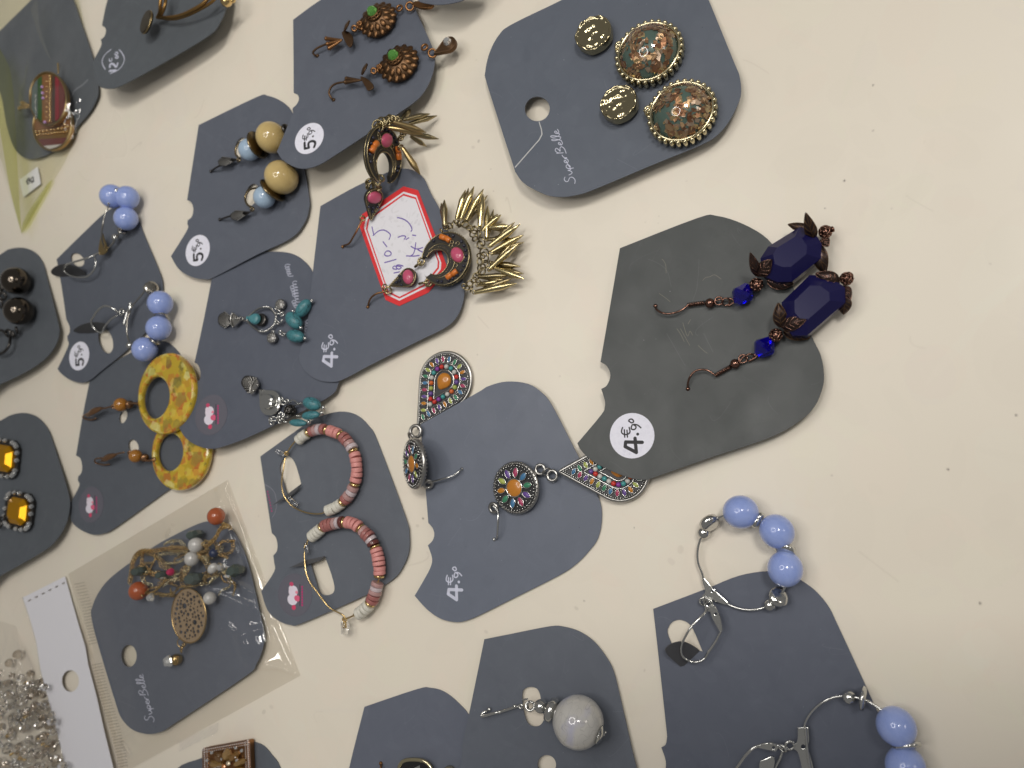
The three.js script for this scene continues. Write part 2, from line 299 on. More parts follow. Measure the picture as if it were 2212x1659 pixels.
function roundSticker(o, pl, [X, Y, rv, digit, clear]) {            // a disc stuck on: round in the world, rv = half height on the sheet
  const r = rv * px(X, Y), c = at(X, Y, 0.07, pl), fr = frameOf(pl), g = new THREE.CylinderGeometry(r, r, 0.00006, 40);
  g.applyMatrix4(basis(fr.u, fr.n, fr.v.clone().negate(), c));
  const N = 256, cv = canvasOf(N, N), x = cv.getContext('2d');
  if (!clear) { x.fillStyle = 'rgb(228,228,240)'; x.fillRect(0, 0, N, N); for (let i = 0; i < 200; i++) { x.fillStyle = `rgba(120,120,150,${rr(0.01, 0.04)})`; x.beginPath(); x.arc(rnd() * N, rnd() * N, rr(1, 12), 0, 7); x.fill(); }
  } else { x.fillStyle = 'rgb(99,98,108)'; x.fillRect(0, 0, N, N); }
  // reading direction runs up the sheet
  const ux = dirOf([X, Y + 8], [X, Y - 8], 0), ur = V2(ux, fr), up = [-ur[1], ur[0]];
  const map = (a, b) => [N / 2 + N / 2 * (a * ur[0] + b * up[0]), N / 2 - N / 2 * (a * ur[1] + b * up[1])];
  if (!clear) price(x, map, N / 2, 'rgb(34,34,38)', digit);
  else {   // a plain pale rounded blot with pink patches and a line of tiny magenta lettering
    const blob = (a, b, ra, rb, col) => { const q = map(a, b); x.fillStyle = col; x.beginPath(); x.ellipse(q[0], q[1], ra * N / 2, rb * N / 2, 0.2, 0, 7); x.fill(); };
    blob(-0.22, 0.14, 0.3, 0.26, 'rgb(222,216,228)'); blob(0.16, 0.1, 0.27, 0.27, 'rgb(224,214,226)'); blob(0.3, 0.24, 0.12, 0.12, 'rgb(222,210,222)');
    blob(-0.16, -0.14, 0.18, 0.14, 'rgb(214,96,128)'); blob(-0.58, 0.06, 0.12, 0.12, 'rgb(206,70,104)'); blob(0.5, 0.2, 0.12, 0.1, 'rgb(196,74,108)'); blob(0.12, -0.1, 0.08, 0.07, 'rgb(232,140,160)');
    x.strokeStyle = 'rgb(60,40,58)'; x.lineWidth = 5; hard(x, [-0.5, -0.3, 0.5, -0.3], map);
    x.fillStyle = 'rgb(196,36,112)'; for (let i = 0; i < 8; i++) { const q = map(-0.46 + i * 0.12, -0.43); x.beginPath(); x.arc(q[0], q[1], 6, 0, 7); x.fill(); }
  }
  const t = texOf(cv);
  // cap uv of a cylinder: u = x, v = z turned; rewrite it in the card's axes
  const p = g.attributes.position, uv = g.attributes.uv, q = V3(0, 0, 0);
  for (let i = 0; i < p.count; i++) { q.fromBufferAttribute(p, i).sub(c); uv.setXY(i, 0.5 + q.dot(fr.u) / r / 2, 0.5 + q.dot(fr.v) / r / 2); }
  const m = part(o, clear ? 'clear_sticker' : 'price_sticker', mat(0xffffff, clear ? 0.25 : 0.6, 0, { map: t }), g);
  return labelled(m, clear ? 'clear round sticker with a pale pink print' : 'round white price sticker with handwritten figures');
}
function V2(w, fr) { const a = w.dot(fr.u), b = w.dot(fr.v), l = Math.hypot(a, b); return [a / l, b / l]; }
const writeOn = (X, Y, s, lean = 0) => (map) => (a, b) => map(X - b * s + a * s * lean, Y - a * s);   // reading direction up the sheet
function script(x, map, X, Y, X2, Y2, size, col, lw) {              // the card maker's name in a thin brush script
  const L = Math.hypot(X2 - X, Y2 - Y), d = [(X2 - X) / L, (Y2 - Y) / L], n = [d[1], -d[0]];   // n: up for the letters
  let a = 0; const k = L / 9.4;
  x.strokeStyle = col; x.lineWidth = lw; x.lineCap = x.lineJoin = 'round';
  for (const word of ['S', 'uper', 'B', 'elle']) { const run = []; for (const ch of word) { const [w, ss] = GL[ch]; for (let i = 0; i < ss[0].length; i += 2) run.push(a + ss[0][i] + ss[0][i + 1] * 0.12, ss[0][i + 1]); a += w + 0.06; } strokes(x, run, (p, q) => map(X + d[0] * p * k + n[0] * q * size, Y + d[1] * p * k + n[1] * q * size)); }
}

const C = {};
C.c1 = card('grey card inside the yellowish bag in the top left corner', smooth([[-30, 95], [0, 66], [67, 0], [110, -40], [150, -15], [175, 50], [200, 125], [212, 190], [207, 217], [187, 250], [150, 290], [120, 322], [87, 340], [57, 342], [32, 322], [15, 275], [0, 200], [-30, 150]]), [[60, 20, 1.5], [200, 160, 2], [80, 330, 2]], { tone: [88, 90, 94], draw: (x, m, u) => { x.strokeStyle = 'rgba(196,196,210,0.5)'; x.lineWidth = 2 * u; strokes(x, [147, 226, 148, 214, 156, 206, 160, 196, 168, 190, 178, 184, 184, 178, 190, 172], m); } });
C.c2 = card('grey card with a circled handwritten 12.90 and a bronze coin strap earring', smooth([[232, 0], [220, 55, 's'], [227, 60], [228.5, 68], [225, 79], [217.5, 85, 's'], [219, 93], [217, 102], [202, 130, 's'], [204, 160], [213, 185], [235, 191], [263, 184], [350, 137], [450, 77], [476, 46], [490, 10], [492, -40], [440, -120], [255, -60]]), [[225, 20, 2], [225, 185, 9], [470, 50, 6]], { tone: [86, 88, 90], draw: (x, m, u) => {
  const F = (a, b) => m(244 - b * 26 + a * 6, 133 - a * 27);
  x.strokeStyle = cardInk; x.lineCap = 'round'; x.lineWidth = 2.2 * u; strokes(x, [-0.6, 0.5, -0.2, 0.92, 0.5, 0.9, 0.96, 0.4], F); strokes(x, [0.95, -0.3, 0.5, -0.86, -0.2, -0.95, -0.7, -0.6, -0.95, 0], F);
  x.lineWidth = 4.6 * u; hard(x, [-0.75, 0.12, -0.7, -0.38], F); strokes(x, [-0.45, 0.15, -0.2, 0.25, -0.15, -0.05, -0.5, -0.4, -0.15, -0.42], F); x.lineWidth = 2.6 * u; strokes(x, [0.2, 0.35, 0, 0.3, 0.05, 0.1, 0.25, 0.15], F); strokes(x, [0.35, -0.1, 0.2, -0.3, 0.4, -0.4, 0.45, -0.15], F); strokes(x, [0.6, 0, 0.5, -0.2, 0.7, -0.3, 0.75, -0.05], F);
} });
C.c3 = card('grey card with white 5.90 sticker and two bronze green-stone earrings', smooth([[633, 42.5, 's'], [692, 0], [760, -36], [840, -48], [880, -20], [898, 22], [933, 100], [939, 132], [930.5, 170], [910.5, 205], [878, 232.5], [790.5, 291], [728, 332], [690.5, 355], [660, 364], [635, 360], [610.5, 345], [598, 327.5, 's'], [633, 243, 's'], [632, 234], [640, 226], [645.5, 215], [643, 205], [634, 200, 's'], [634, 150]]), [[633, 42, 2.5], [612, 345, 11], [937, 130, 3.5]], { sticker: [668, 299, 35, '5'] });
C.c4 = card('grey card corner just entering at the top edge', smooth([[880, -60], [890, -20], [903, 1], [925, 8], [950, 10], [985, 5], [1010, -8], [1040, -60]]), [[900, -10, 12], [950, 8, 12], [1010, -10, 12]], {});
C.c5 = card('uncut grey card with round hole and two copper-flake dome earrings', smooth([[1213, 0], [1106, 52], [1078, 75], [1058, 112], [1048, 155], [1053, 185], [1106, 350], [1115, 374], [1131, 395], [1161, 412.5], [1188, 423], [1218.5, 425], [1246, 421], [1281, 410], [1406, 357.5], [1516, 312], [1551, 290], [1576, 260], [1596, 220], [1601, 195], [1597, 162], [1586, 135], [1531, 0], [1505, -60], [1440, -90], [1330, -60]]), [[1050, 150, 4], [1600, 190, 3.6], [1220, 425, 7]], { tone: [92, 95, 103],
  holes: [circ(1160.5, 235, 27, 26.5)], draw: (x, m, u) => { script(x, m, 1243, 393, 1206, 279, 9.6, cardInk, 1.6 * u); } });
part(C.c5.o, 'slit', mat([0.5, 0.5, 0.5], 0.5), plate(rounded([[1165, 262], [1170.5, 279], [1172, 290], [1166, 302], [1113, 362.5], [1111.5, 361], [1164, 301], [1169.5, 290], [1168.5, 280], [1163.5, 263]]), 0.05, { h: 0.06, pl: C.c5.pl }));
C.c6 = card('grey card with 5.90 sticker and two cream bead earrings', smooth([[429, 270, 's'], [553, 210], [578, 206.5], [610, 220], [632, 245], [645, 300], [660, 380], [668, 430], [667, 452], [658, 480], [628, 515], [553, 551], [462.5, 598.5], [440, 603], [410, 597], [385, 580], [369, 553.5, 's'], [404, 497], [404.5, 484], [405, 476, 's'], [414, 468], [417.5, 452], [413, 437], [404, 432, 's']]), [[429, 270, 0.6], [385, 580, 2.6], [668, 440, 1.6]], { sticker: [427, 541, 34, '5'], holes: [circ(543, 421, 14, 25, 0.3), circ(519, 318, 12, 22, 0.3)] });
C.c7 = card('grey card with 5.90 sticker and two blue bead hoops on the left', smooth([[122, 560, 's'], [180, 503], [230, 457], [268, 440], [296, 470], [312, 510], [345, 590], [351, 622], [347, 658], [332, 695], [300, 733], [260, 768], [213, 806], [195, 821], [175, 827], [150, 820], [132, 807], [124, 797, 's'], [147, 748], [146, 735], [145, 726, 's'], [150, 718], [150, 705], [143, 690, 's'], [136, 640], [129, 597]]), [[122, 560, 1], [350, 620, 1.4], [175, 827, 2]], { sticker: [171, 769, 31, '5'], tone: [88, 90, 97], holes: [circ(228, 736, 15, 28, -0.28), circ(167, 561, 17, 12, 0.8)] });
C.c8 = card('grey card at the left edge holding dark metallic balls', smooth([[-80, 600], [0, 550], [20, 538], [50, 535], [75, 545], [92, 567], [102, 605], [125, 697], [127.5, 720], [120, 745], [100, 772], [62, 800], [0, 830], [-60, 850]]), [[0, 550, 1], [125, 700, 3], [0, 830, 6]], { tone: [88, 90, 93] });
C.c12 = card('grey card with two yellow patterned ring earrings', smooth([[196, 812, 's'], [283, 761, 's'], [345, 735], [385, 760], [400, 800], [428, 900], [436, 960], [425, 1005], [400, 1036], [370, 1054], [250, 1139], [225, 1152], [200, 1155], [170, 1142], [153, 1122], [151, 1088, 's'], [171, 1050], [168, 1038], [169, 1029, 's'], [176, 1020], [177, 1004], [173, 990], [164, 984, 's'], [180, 890]]), [[196, 812, 0.7], [430, 940, 0.7], [200, 1155, 1.6]], { tone: [88, 90, 95], sticker: [197, 1090, 38, '', true], holes: [circ(266, 900, 8, 15, 0.3), circ(288, 965, 11, 16, -0.3)] });
C.c9 = card('grey card with scribbled script and two turquoise fan earrings', smooth([[457, 603, 's'], [553, 551], [590, 543.5], [628, 547], [655, 562], [676, 590], [700, 660], [730, 760], [736, 795], [730, 830], [703, 862], [553, 937], [487, 963], [455, 969.5], [425, 962], [400, 945], [386, 922, 's'], [410, 872], [423, 845], [425, 826, 's'], [432, 818], [432.5, 803], [428, 789], [420, 783, 's'], [440, 690]]), [[457, 603, 1.6], [400, 940, 6.5], [735, 795, 2.2]], { tone: [87, 89, 98], sticker: [456, 896, 43, '', true], draw: (x, m, u) => {
  x.strokeStyle = 'rgba(190,192,210,0.75)'; x.lineWidth = 1.8 * u; x.lineCap = 'round';
  const run = (X, Y, X2, Y2, n, amp) => { const p = []; for (let i = 0; i <= n * 4; i++) { const t = i / (n * 4); p.push(X + (X2 - X) * t + Math.cos(i * 1.57) * amp * rr(0.7, 1.2), Y + (Y2 - Y) * t + Math.sin(i * 1.57) * 3); } strokes(x, p, m); };
  run(640, 664, 634, 650, 3, 5); run(642, 652, 636, 608, 7, 6); run(636, 640, 630, 618, 4, 5); run(626, 596, 620, 572, 5, 6); run(661, 728, 664, 692, 6, 6);
} });
C.c10 = card('grey card written 4.90 in white with gold fringe earrings and a red tag', smooth([[692, 445, 's'], [770, 402], [840, 371], [868, 364], [893, 368], [915, 385], [930, 417], [958, 472], [998, 600], [1003, 627], [1000, 652], [988, 682], [963, 707], [903, 737], [803, 787], [740, 820], [715, 825], [690, 822], [668, 810], [653, 793], [646, 772], [655, 735], [664, 700], [670, 640], [678, 565]]), [[692, 445, 1.2], [690, 822, 4.5], [1003, 630, 3.2]], { tone: [93, 95, 104], draw: (x, m, u) => {
  const F = (a, b) => m(712 - b * 38 + a * 5, 757 - a * 46); price(x, F, 44 * u, cardInk, '4');
} });
C.c11 = card('grey card at the left edge with two amber square stone earrings', smooth([[-60, 940], [0, 909], [25, 896], [55, 892], [82, 902], [102, 925], [112, 950], [140, 1040], [150, 1080], [149, 1105], [142, 1132], [125, 1162], [95, 1190], [0, 1244], [-60, 1275]]), [[0, 909, 1], [150, 1080, 3], [0, 1244, 6]], { tone: [87, 89, 92] });
C.c13 = card('grey card with two pink bead hoops and a clear pink sticker', smooth([[562, 986, 's'], [665, 913], [708, 894], [743, 889], [773, 898], [798, 922], [816, 955], [876, 1118], [884, 1155], [883, 1192], [870, 1225], [848, 1252], [790, 1286], [653, 1346], [628, 1350], [603, 1342], [578, 1319], [564, 1277, 's'], [592, 1235], [592, 1215], [590, 1200, 's'], [598, 1190], [599, 1174], [595, 1160], [587, 1152, 's'], [571, 1047]]), [[562, 986, 0.6], [880, 1150, 0.8], [628, 1349, 2]], { tone: [95, 97, 103], sticker: [637, 1285, 45, '', true],
  holes: [smooth([[616, 986], [630, 990], [640, 1008], [650.5, 1045, 's'], [620, 1068, 's'], [611, 1040], [604, 1010]]), smooth([[670, 1216, 's'], [702, 1203, 's'], [714, 1236], [722, 1266], [719, 1281], [704, 1286], [690, 1279], [681, 1252]])], draw: (x, m, u) => { x.fillStyle = 'rgba(196,50,120,0.8)'; for (let i = 0; i < 8; i++) { const q = m(578 + i * 1.3, 1062 + i * 6); x.beginPath(); x.arc(q[0], q[1], 1.7 * u, 0, 7); x.fill(); } x.strokeStyle = 'rgba(190,180,196,0.5)'; x.lineWidth = u; strokes(x, [570, 1046, 590, 1054, 598, 1080, 596, 1105, 588, 1118], m); } });
C.c15 = card('grey card written 4.90 with round multicoloured drop earrings, middle of table', smooth([[908, 917, 's'], [1028, 850], [1055, 834], [1095, 824], [1140, 829], [1170, 848], [1193, 877], [1241, 970], [1291, 1070], [1300, 1117], [1292, 1162], [1271, 1192], [1243, 1220], [1206, 1244], [1106, 1294], [1048, 1323], [1015, 1338], [988, 1344], [953, 1337], [923, 1317], [895.5, 1287, 's'], [916, 1252], [930, 1225], [933, 1205], [924, 1178, 's'], [934, 1168], [938, 1154], [934, 1140], [925, 1129.5, 's'], [919, 1054]]), [[908, 917, 3.4], [1300, 1117, 0.8], [990, 1344, 1.8]], { tone: [103, 106, 116], draw: (x, m, u) => { const F = (a, b) => m(981 - b * 38 + a * 3, 1260 - a * 48); price(x, F, 44 * u, cardInk, '4'); } });
C.c16 = card('grey card with 4.90 sticker and two large dark blue stone earrings', smooth([[1339, 536, 's'], [1506, 471], [1548, 466], [1606, 484], [1659, 517], [1690, 565], [1725, 650], [1754, 727], [1772, 765], [1779.5, 800], [1778, 834], [1759, 879], [1721, 914], [1659, 947], [1531, 990], [1431, 1025], [1401, 1035], [1376, 1036], [1331, 1022], [1281, 997], [1256, 974], [1247, 957.5, 's'], [1298.5, 896], [1306, 880], [1306, 864], [1298.5, 840, 's'], [1311, 832], [1318.5, 811], [1311, 791], [1297, 782, 's'], [1318, 660]]), [[1339, 536, 1.6], [1250, 960, 6], [1690, 560, 1.6]], { tone: [73, 73, 70], sticker: [1365, 941, 48, '4'], draw: (x, m, u) => {
  x.strokeStyle = 'rgba(190,178,140,0.5)'; x.lineWidth = 0.7 * u; x.lineCap = 'round';
  for (const s of [[1518, 606, 1524, 598, 1532, 599, 1543, 592, 1553, 599, 1558, 603], [1475, 697, 1480, 715, 1486, 730, 1490, 712, 1496, 724], [1470, 710, 1484, 735, 1490, 746], [1508, 746, 1520, 758, 1528, 763], [1430, 560, 1438, 566, 1439, 590], [1424, 634, 1436, 642, 1448, 652], [1486, 700, 1492, 690], [1462, 710, 1470, 720, 1478, 738]]) strokes(x, s, m);
  x.strokeStyle = 'rgba(210,210,212,0.16)'; for (const s of [[1400, 560, 1440, 572, 1450, 620], [1510, 560, 1508, 620, 1496, 650], [1520, 720, 1540, 760], [1440, 720, 1480, 790]]) strokes(x, s, m);
} });
C.c18 = card('grey card at the bottom edge under the white bead card', smooth([[787, 1527, 's'], [900, 1489], [928, 1486], [958, 1494], [990, 1519], [1020, 1560], [1060, 1680], [1050, 1740], [740, 1740], [754, 1659]]), [[787, 1527, 0.6], [1010, 1540, 0.6], [760, 1680, 0.8]], { tone: [96, 98, 108] });
C.c17 = card('grey card at the bottom with a single white marbled bead earring', smooth([[1046, 1381, 's'], [1106, 1369], [1188, 1353], [1218, 1354], [1251, 1364], [1281, 1384], [1306, 1414], [1326, 1452], [1345, 1530], [1364, 1614], [1380, 1690], [1370, 1750], [985, 1750], [985, 1665, 's'], [996, 1650], [998, 1625], [1000, 1600], [1013, 1542]]), [[1046, 1381, 1], [1340, 1480, 1.2], [1000, 1620, 1.8]], { tone: [94, 96, 103], holes: [smooth([[1128, 1502], [1132, 1489], [1146, 1484], [1160, 1488], [1167, 1503], [1170, 1530], [1175, 1552], [1166, 1567], [1151, 1569], [1138, 1559], [1130, 1530]]), circ(1181, 1652, 20, 21)] });
C.c19 = card('grey card in the bottom right with two blue bead hoops', smooth([[1411, 1315.5, 's'], [1520, 1274], [1596, 1244], [1660, 1234], [1705, 1240], [1740, 1260], [1764, 1279], [1789, 1309], [1809, 1349], [1869, 1479], [1900, 1548], [1940, 1640], [1960, 1760], [1440, 1760], [1437, 1680], [1438, 1645], [1428.5, 1615, 's'], [1438, 1608], [1441, 1590, 's'], [1426, 1450]]), [[1411, 1315, 0.6], [1760, 1280, 0.6], [1440, 1640, 0.6]], { tone: [90, 92, 102], holes: [smooth([[1452, 1394, 's'], [1442, 1368], [1445, 1353], [1454, 1343], [1468, 1339], [1485, 1345], [1498, 1361], [1518, 1408, 's'], [1490, 1401]])] });
C.c20 = card('grey card at the bottom edge carrying the square brown stone earring', smooth([[380, 1663], [437, 1637], [500, 1608], [530, 1600], [553, 1604], [570, 1612], [586, 1630], [605, 1659], [625, 1740], [360, 1740]]), [[437, 1637, 0.6], [600, 1650, 0.6], [400, 1700, 0.6]], { tone: [90, 92, 97] });
C.c14 = card('rounded grey card inside the clear bag with a white header', smooth([[197, 1332], [200, 1308], [215, 1276], [243, 1244], [300, 1202], [350, 1170], [415, 1137], [450, 1126], [485, 1132], [512, 1160], [536, 1220], [560, 1320], [570, 1372], [566, 1405], [552, 1437], [530, 1461], [375, 1564], [350, 1580], [320, 1586], [287, 1577], [263, 1553], [250, 1520], [212, 1394]]), [[200, 1330, 2], [560, 1330, 2.5], [310, 1585, 3]], { tone: [95, 97, 105], holes: [circ(278, 1417, 17, 24)], draw: (x, m, u) => script(x, m, 333, 1557, 309, 1456, 8.6, cardInk, 1.5 * u) });

// ---------------------------------------------------------------- earrings
const earring = (label, x, y, group) => thing('earring', label, 'earring', at(x, y, 0, TABLE), group);
const ORDER = ['x'];
const mm = (x, y) => px(x, y);
function hook(o, m, pts, rpx, endR) { part(o, 'ear_hook', m, wire(pts, rpx), endR ? bead(pts[0][0], pts[0][1], endR, pts[0][2]) : []); }
function coil(a, b, R, r, turns) {                                  // a wire wound round a rod
  const d = b.clone().sub(a), L = d.length(); d.normalize(); const x = side(d), y = new THREE.Vector3().crossVectors(d, x), pts = [];
  for (let i = 0; i <= turns * 10; i++) { const t = i / (turns * 10), w = i / 10 * 2 * Math.PI; pts.push(a.clone().addScaledVector(d, L * t).addScaledVector(x, Math.cos(w) * R).addScaledVector(y, Math.sin(w) * R)); }
  return new THREE.TubeGeometry(new THREE.CatmullRomCurve3(pts), turns * 14, r, 6);
}
function filigreeBall(c, r) {                                       // an openwork ball: small rings all over a dark core
  const g = [ball(c, r * 0.72, 14)], n = 16;
  for (let i = 0; i < n; i++) { const y = 1 - 2 * (i + 0.5) / n, s = Math.sqrt(1 - y * y), a = i * 2.39996, d = V3(Math.cos(a) * s, y, Math.sin(a) * s); g.push(ring(c.clone().addScaledVector(d, r * 0.86), d, r * 0.32, r * 0.13, 10, 5)); }
  return g;
}
function leafAt(base, tip, width, up, curl) {                         // the cupped surface of a pointed leaf: (0..1 along, -1..1 across, lift)
  const d = tip.clone().sub(base), L = d.length(); d.normalize();
  const s = new THREE.Vector3().crossVectors(up, d).normalize(), n = new THREE.Vector3().crossVectors(d, s);
  return (t, w, lift) => { const half = width / 2 * Math.sin(Math.PI * Math.pow(t, 0.8)) ** 0.85 + width * 0.02; return base.clone().addScaledVector(d, L * t).addScaledVector(s, w * half).addScaledVector(n, L * curl * Math.sin(Math.PI * t) - Math.abs(w) ** 2 * width * 0.22 + lift); };
}
function leaf(base, tip, width, up, curl = 0.25, thick = 0.0004) { // a pointed, cupped leaf
  const pos = [], idx = [], U = 14, W = 8, P = leafAt(base, tip, width, up, curl);
  for (const lift of [0, -thick]) for (let i = 0; i <= U; i++) for (let j = 0; j <= W; j++) { const p = P(i / U, j / W * 2 - 1, lift); pos.push(p.x, p.y, p.z); }
  const off = (U + 1) * (W + 1);
  for (let i = 0; i < U; i++) for (let j = 0; j < W; j++) { const a = i * (W + 1) + j, b = a + 1, c = a + W + 1, e = c + 1; idx.push(a, c, b, b, c, e, off + a, off + b, off + c, off + b, off + e, off + c); }
  for (let i = 0; i < U; i++) for (const j of [0, W]) { const a = i * (W + 1) + j, c = a + W + 1; idx.push(a, off + a, c, c, off + a, off + c); }
  const g = new THREE.BufferGeometry(); g.setAttribute('position', new THREE.Float32BufferAttribute(pos, 3)); g.setIndex(idx); g.computeVertexNormals();
  return g;
}
function leafVeins(base, tip, width, up, curl, r) {                  // its raised edge, midrib and side veins
  const P = leafAt(base, tip, width, up, curl), line = (f, n = 8) => tube(Array.from({ length: n + 1 }, (_, i) => { const [t, w] = f(i / n); return P(t, w, r * 0.4); }), r, { seg: n * 2, rs: 5 });
  const g = [line((q) => [0.03 + 0.95 * q, 0]), line((q) => [0.03 + 0.95 * q, -0.98]), line((q) => [0.03 + 0.95 * q, 0.98])];
  for (const t of [0.2, 0.4, 0.6]) for (const w of [-1, 1]) g.push(line((q) => [t + 0.2 * q, w * 0.9 * q], 4));
  return g;
}
const blueStone = mat([0.01, 0.009, 0.058], 0.24, 0, { specularIntensity: 0.45 }), blueGlass = mat([0.02, 0.01, 0.62], 0.03, 0, { transmission: 0.85, thickness: 0.004, ior: 1.55, attenuationColor: lin(0.03, 0.01, 0.8), attenuationDistance: 0.004 });

// --- the two dark blue stones on copper hooks
function blueEarring(label, q) {
  PL = C.c16.pl;
  const o = earring(label, q.stone[0][0], q.stone[0][1], 'dark blue stone earrings');
  const body = part(o, 'blue_stone', blueStone, facet(gem(q.stone, [[0.4, 0.72], [2.6, 0.99], [5.6, 0.99], [8.6, 0.54]], 4)));
  hook(o, M.copper, q.hook, 2.1, 4.6);
  part(o, 'coil', M.copper, coil(at(...q.coil[0], 1.3), at(...q.coil[1], 1.3), 3.6 * mm(1500, 700), 1.5 * mm(1500, 700), 9));
  part(o, 'copper_bead', M.copper, bead(q.ball[0], q.ball[1], 10.5));
  part(o, 'link', M.copper, jump(...q.loops[0], 8.5, 1.9, 1.4), jump(...q.loops[1], 8, 1.9, 1.6, V3(0.3, 1, 0.6)), wire(q.loops[2], 1.9));
  const bx = at(q.bi[0], q.bi[1], 3.2), ax = dirOf(q.bi, q.stone[q.near]), r = 22 * mm(q.bi[0], q.bi[1]);
  part(o, 'blue_glass_bead', blueGlass, facet(lathe(bx, ax, [[0, -r * 1.05], [r * 0.35, -r * 1.05], [r * 1.02, -r * 0.18], [r * 1.02, r * 0.18], [r * 0.35, r * 1.05], [0, r * 1.05]], 8)));
  part(o, 'openwork_bead', M.copper, filigreeBall(at(q.fil[0], q.fil[1], 4), 14 * mm(q.fil[0], q.fil[1])), filigreeBall(at(q.end[0], q.end[1], 4), 14 * mm(q.end[0], q.end[1])));
  part(o, 'end_pin', M.copper, egg(at(q.pin[0], q.pin[1], 4.5), dirOf(q.end, q.pin), 7 * mm(1800, 500), 3.5 * mm(1800, 500), 12));
  for (const [bx2, by, bh, tx, ty, th, w, dark, curl] of q.leaves) { const A = [at(bx2, by, bh), at(tx, ty, th), w * 0.9 * mm(bx2, by), V3(0, 1, 0.1), curl ?? 0.15]; const lf = part(o, 'leaf_cap', M.darkCopper, leaf(...A)); part(lf, 'leaf_vein', dark ? M.darkBronze : M.copper, leafVeins(...A, 0.75 * mm(bx2, by))); }
  return o;
}
blueEarring('dark blue stone earring, upper of the pair, with a leaf standing up', {
  stone: [[1728, 494], [1757, 500], [1776, 530], [1774, 562], [1712, 612], [1680, 613], [1650, 600], [1643, 562], [1660, 536]], near: 7,
  hook: [[1416, 661, 0], [1418, 668, 1.5], [1428, 675, 2], [1440, 677.5, 2.2], [1456, 676, 2.2], [1474, 669, 1.8], [1485, 660, 1.4]], coil: [[1486, 658.8], [1521, 653.5]], ball: [1533.5, 655],
  loops: [[1553, 650], [1568, 652], [[1545, 650, 1.4], [1560, 646, 1.8], [1578, 645, 1.6], [1586, 651, 1.6], [1574, 661, 1.4]]], bi: [1604, 636], fil: [1634, 615], end: [1783, 501], pin: [1799, 495],
  leaves: [[1640, 600, 5, 1621, 548, 12, 22, 0, 0.1], [1636, 597, 6, 1664, 562, 9.5, 32, 0, 0.1], [1655, 606, 3, 1712, 612, 5, 32, 0, -0.1], [1758, 520, 5, 1741, 462, 12, 26, 1, 0.14], [1755, 500, 4, 1702, 484, 5, 22, 1, 0.1], [1762, 524, 5, 1782, 594, 3, 34, 1, 0.15], [1775, 512, 5, 1788, 530, 6, 22, 0, 0.1]],
});
blueEarring('dark blue stone earring, lower of the pair, nearest the 4.90 sticker', {
  stone: [[1749, 597], [1790, 597], [1826, 624], [1827, 656], [1744, 728], [1712, 728], [1690, 701], [1689, 656]], near: 6,
  hook: [[1486, 840, 0], [1486, 828, 1.2], [1490, 815, 2], [1500, 803, 2.3], [1513, 798.5, 2.3], [1528, 800, 2], [1543, 809, 1.5]], coil: [[1544, 811], [1578, 792]], ball: [1588, 786],
  loops: [[1605, 775], [1620, 772], [[1598, 780, 1.4], [1610, 768, 1.8], [1630, 766, 1.6], [1634, 770, 1.6], [1618, 780, 1.4]]], bi: [1651, 750], fil: [1676, 724], end: [1829, 602], pin: [1837, 592],
  leaves: [[1688, 709, 5, 1681, 655, 8, 30, 1, 0.12], [1686, 707, 6, 1740, 690, 9, 30, 0, 0.1], [1692, 716, 3, 1750, 730, 2, 26, 1, 0.1], [1815, 612, 5, 1763, 590, 7, 34, 0, 0.16], [1822, 616, 4, 1836, 644, 6, 22, 0, 0.1], [1826, 640, 4, 1822, 680, 2, 30, 1, 0.1]],
});

// --- multicoloured enamel drops
const EN = { g: mat([0.05, 0.22, 0.12], 0.22), b: mat([0.06, 0.18, 0.34], 0.22), p: mat([0.38, 0.05, 0.12], 0.22), v: mat([0.13, 0.07, 0.28], 0.22), o: mat([0.5, 0.2, 0.02], 0.22), y: mat([0.36, 0.42, 0.1], 0.22), t: mat([0.06, 0.3, 0.3], 0.2), r: mat([0.55, 0.04, 0.03], 0.2), w: mat([0.55, 0.55, 0.52], 0.2), m: mat([0.24, 0.05, 0.3], 0.2), s: mat([0.6, 0.13, 0.03], 0.2), a: mat([0.5, 0.19, 0.02], 0.28, 0, { clearcoat: 0.5 }) };
const RIM = 'gbpvoygbpvoy', DOT = 'wrmtwsyvrwt';
// everything below is made in a frame: origin, axis a (towards the round end), b across, n up
const frame = (o, a, b, n) => ({ P: (x, y, h = 0) => o.clone().addScaledVector(a, x).addScaledVector(b, y).addScaledVector(n, h), a, b, n, o });
const tearLoop = (R, L, k, N) => {                                   // a drop outline inset by k, even steps along its length; origin = centre of the round end, tip at -L
  const r = R - k, al = Math.asin(R / L), l = r / Math.sin(al), straight = Math.sqrt(Math.max(l * l - r * r, 0)), arc = r * (Math.PI + 2 * al), tot = 2 * straight + arc, out = [];
  for (let i = 0; i < N; i++) {
    let s = i / N * tot;
    if (s < straight) { const t = s / straight, X = -r * Math.sin(al), Y = -r * Math.cos(al); out.push([-l + (X + l) * t, Y * t, -Math.PI / 2 - al, s]); }
    else if (s < straight + arc) { const w = -Math.PI / 2 - al + (s - straight) / r; out.push([Math.cos(w) * r, Math.sin(w) * r, w, s]); }
    else { const t = (tot - s) / straight, X = -r * Math.sin(al), Y = r * Math.cos(al); out.push([-l + (X + l) * t, Y * t, Math.PI / 2 + al, s]); }
  }
  return out;
};
const loopPts = (f, pts, h) => pts.map((p) => f.P(p[0], p[1], h));
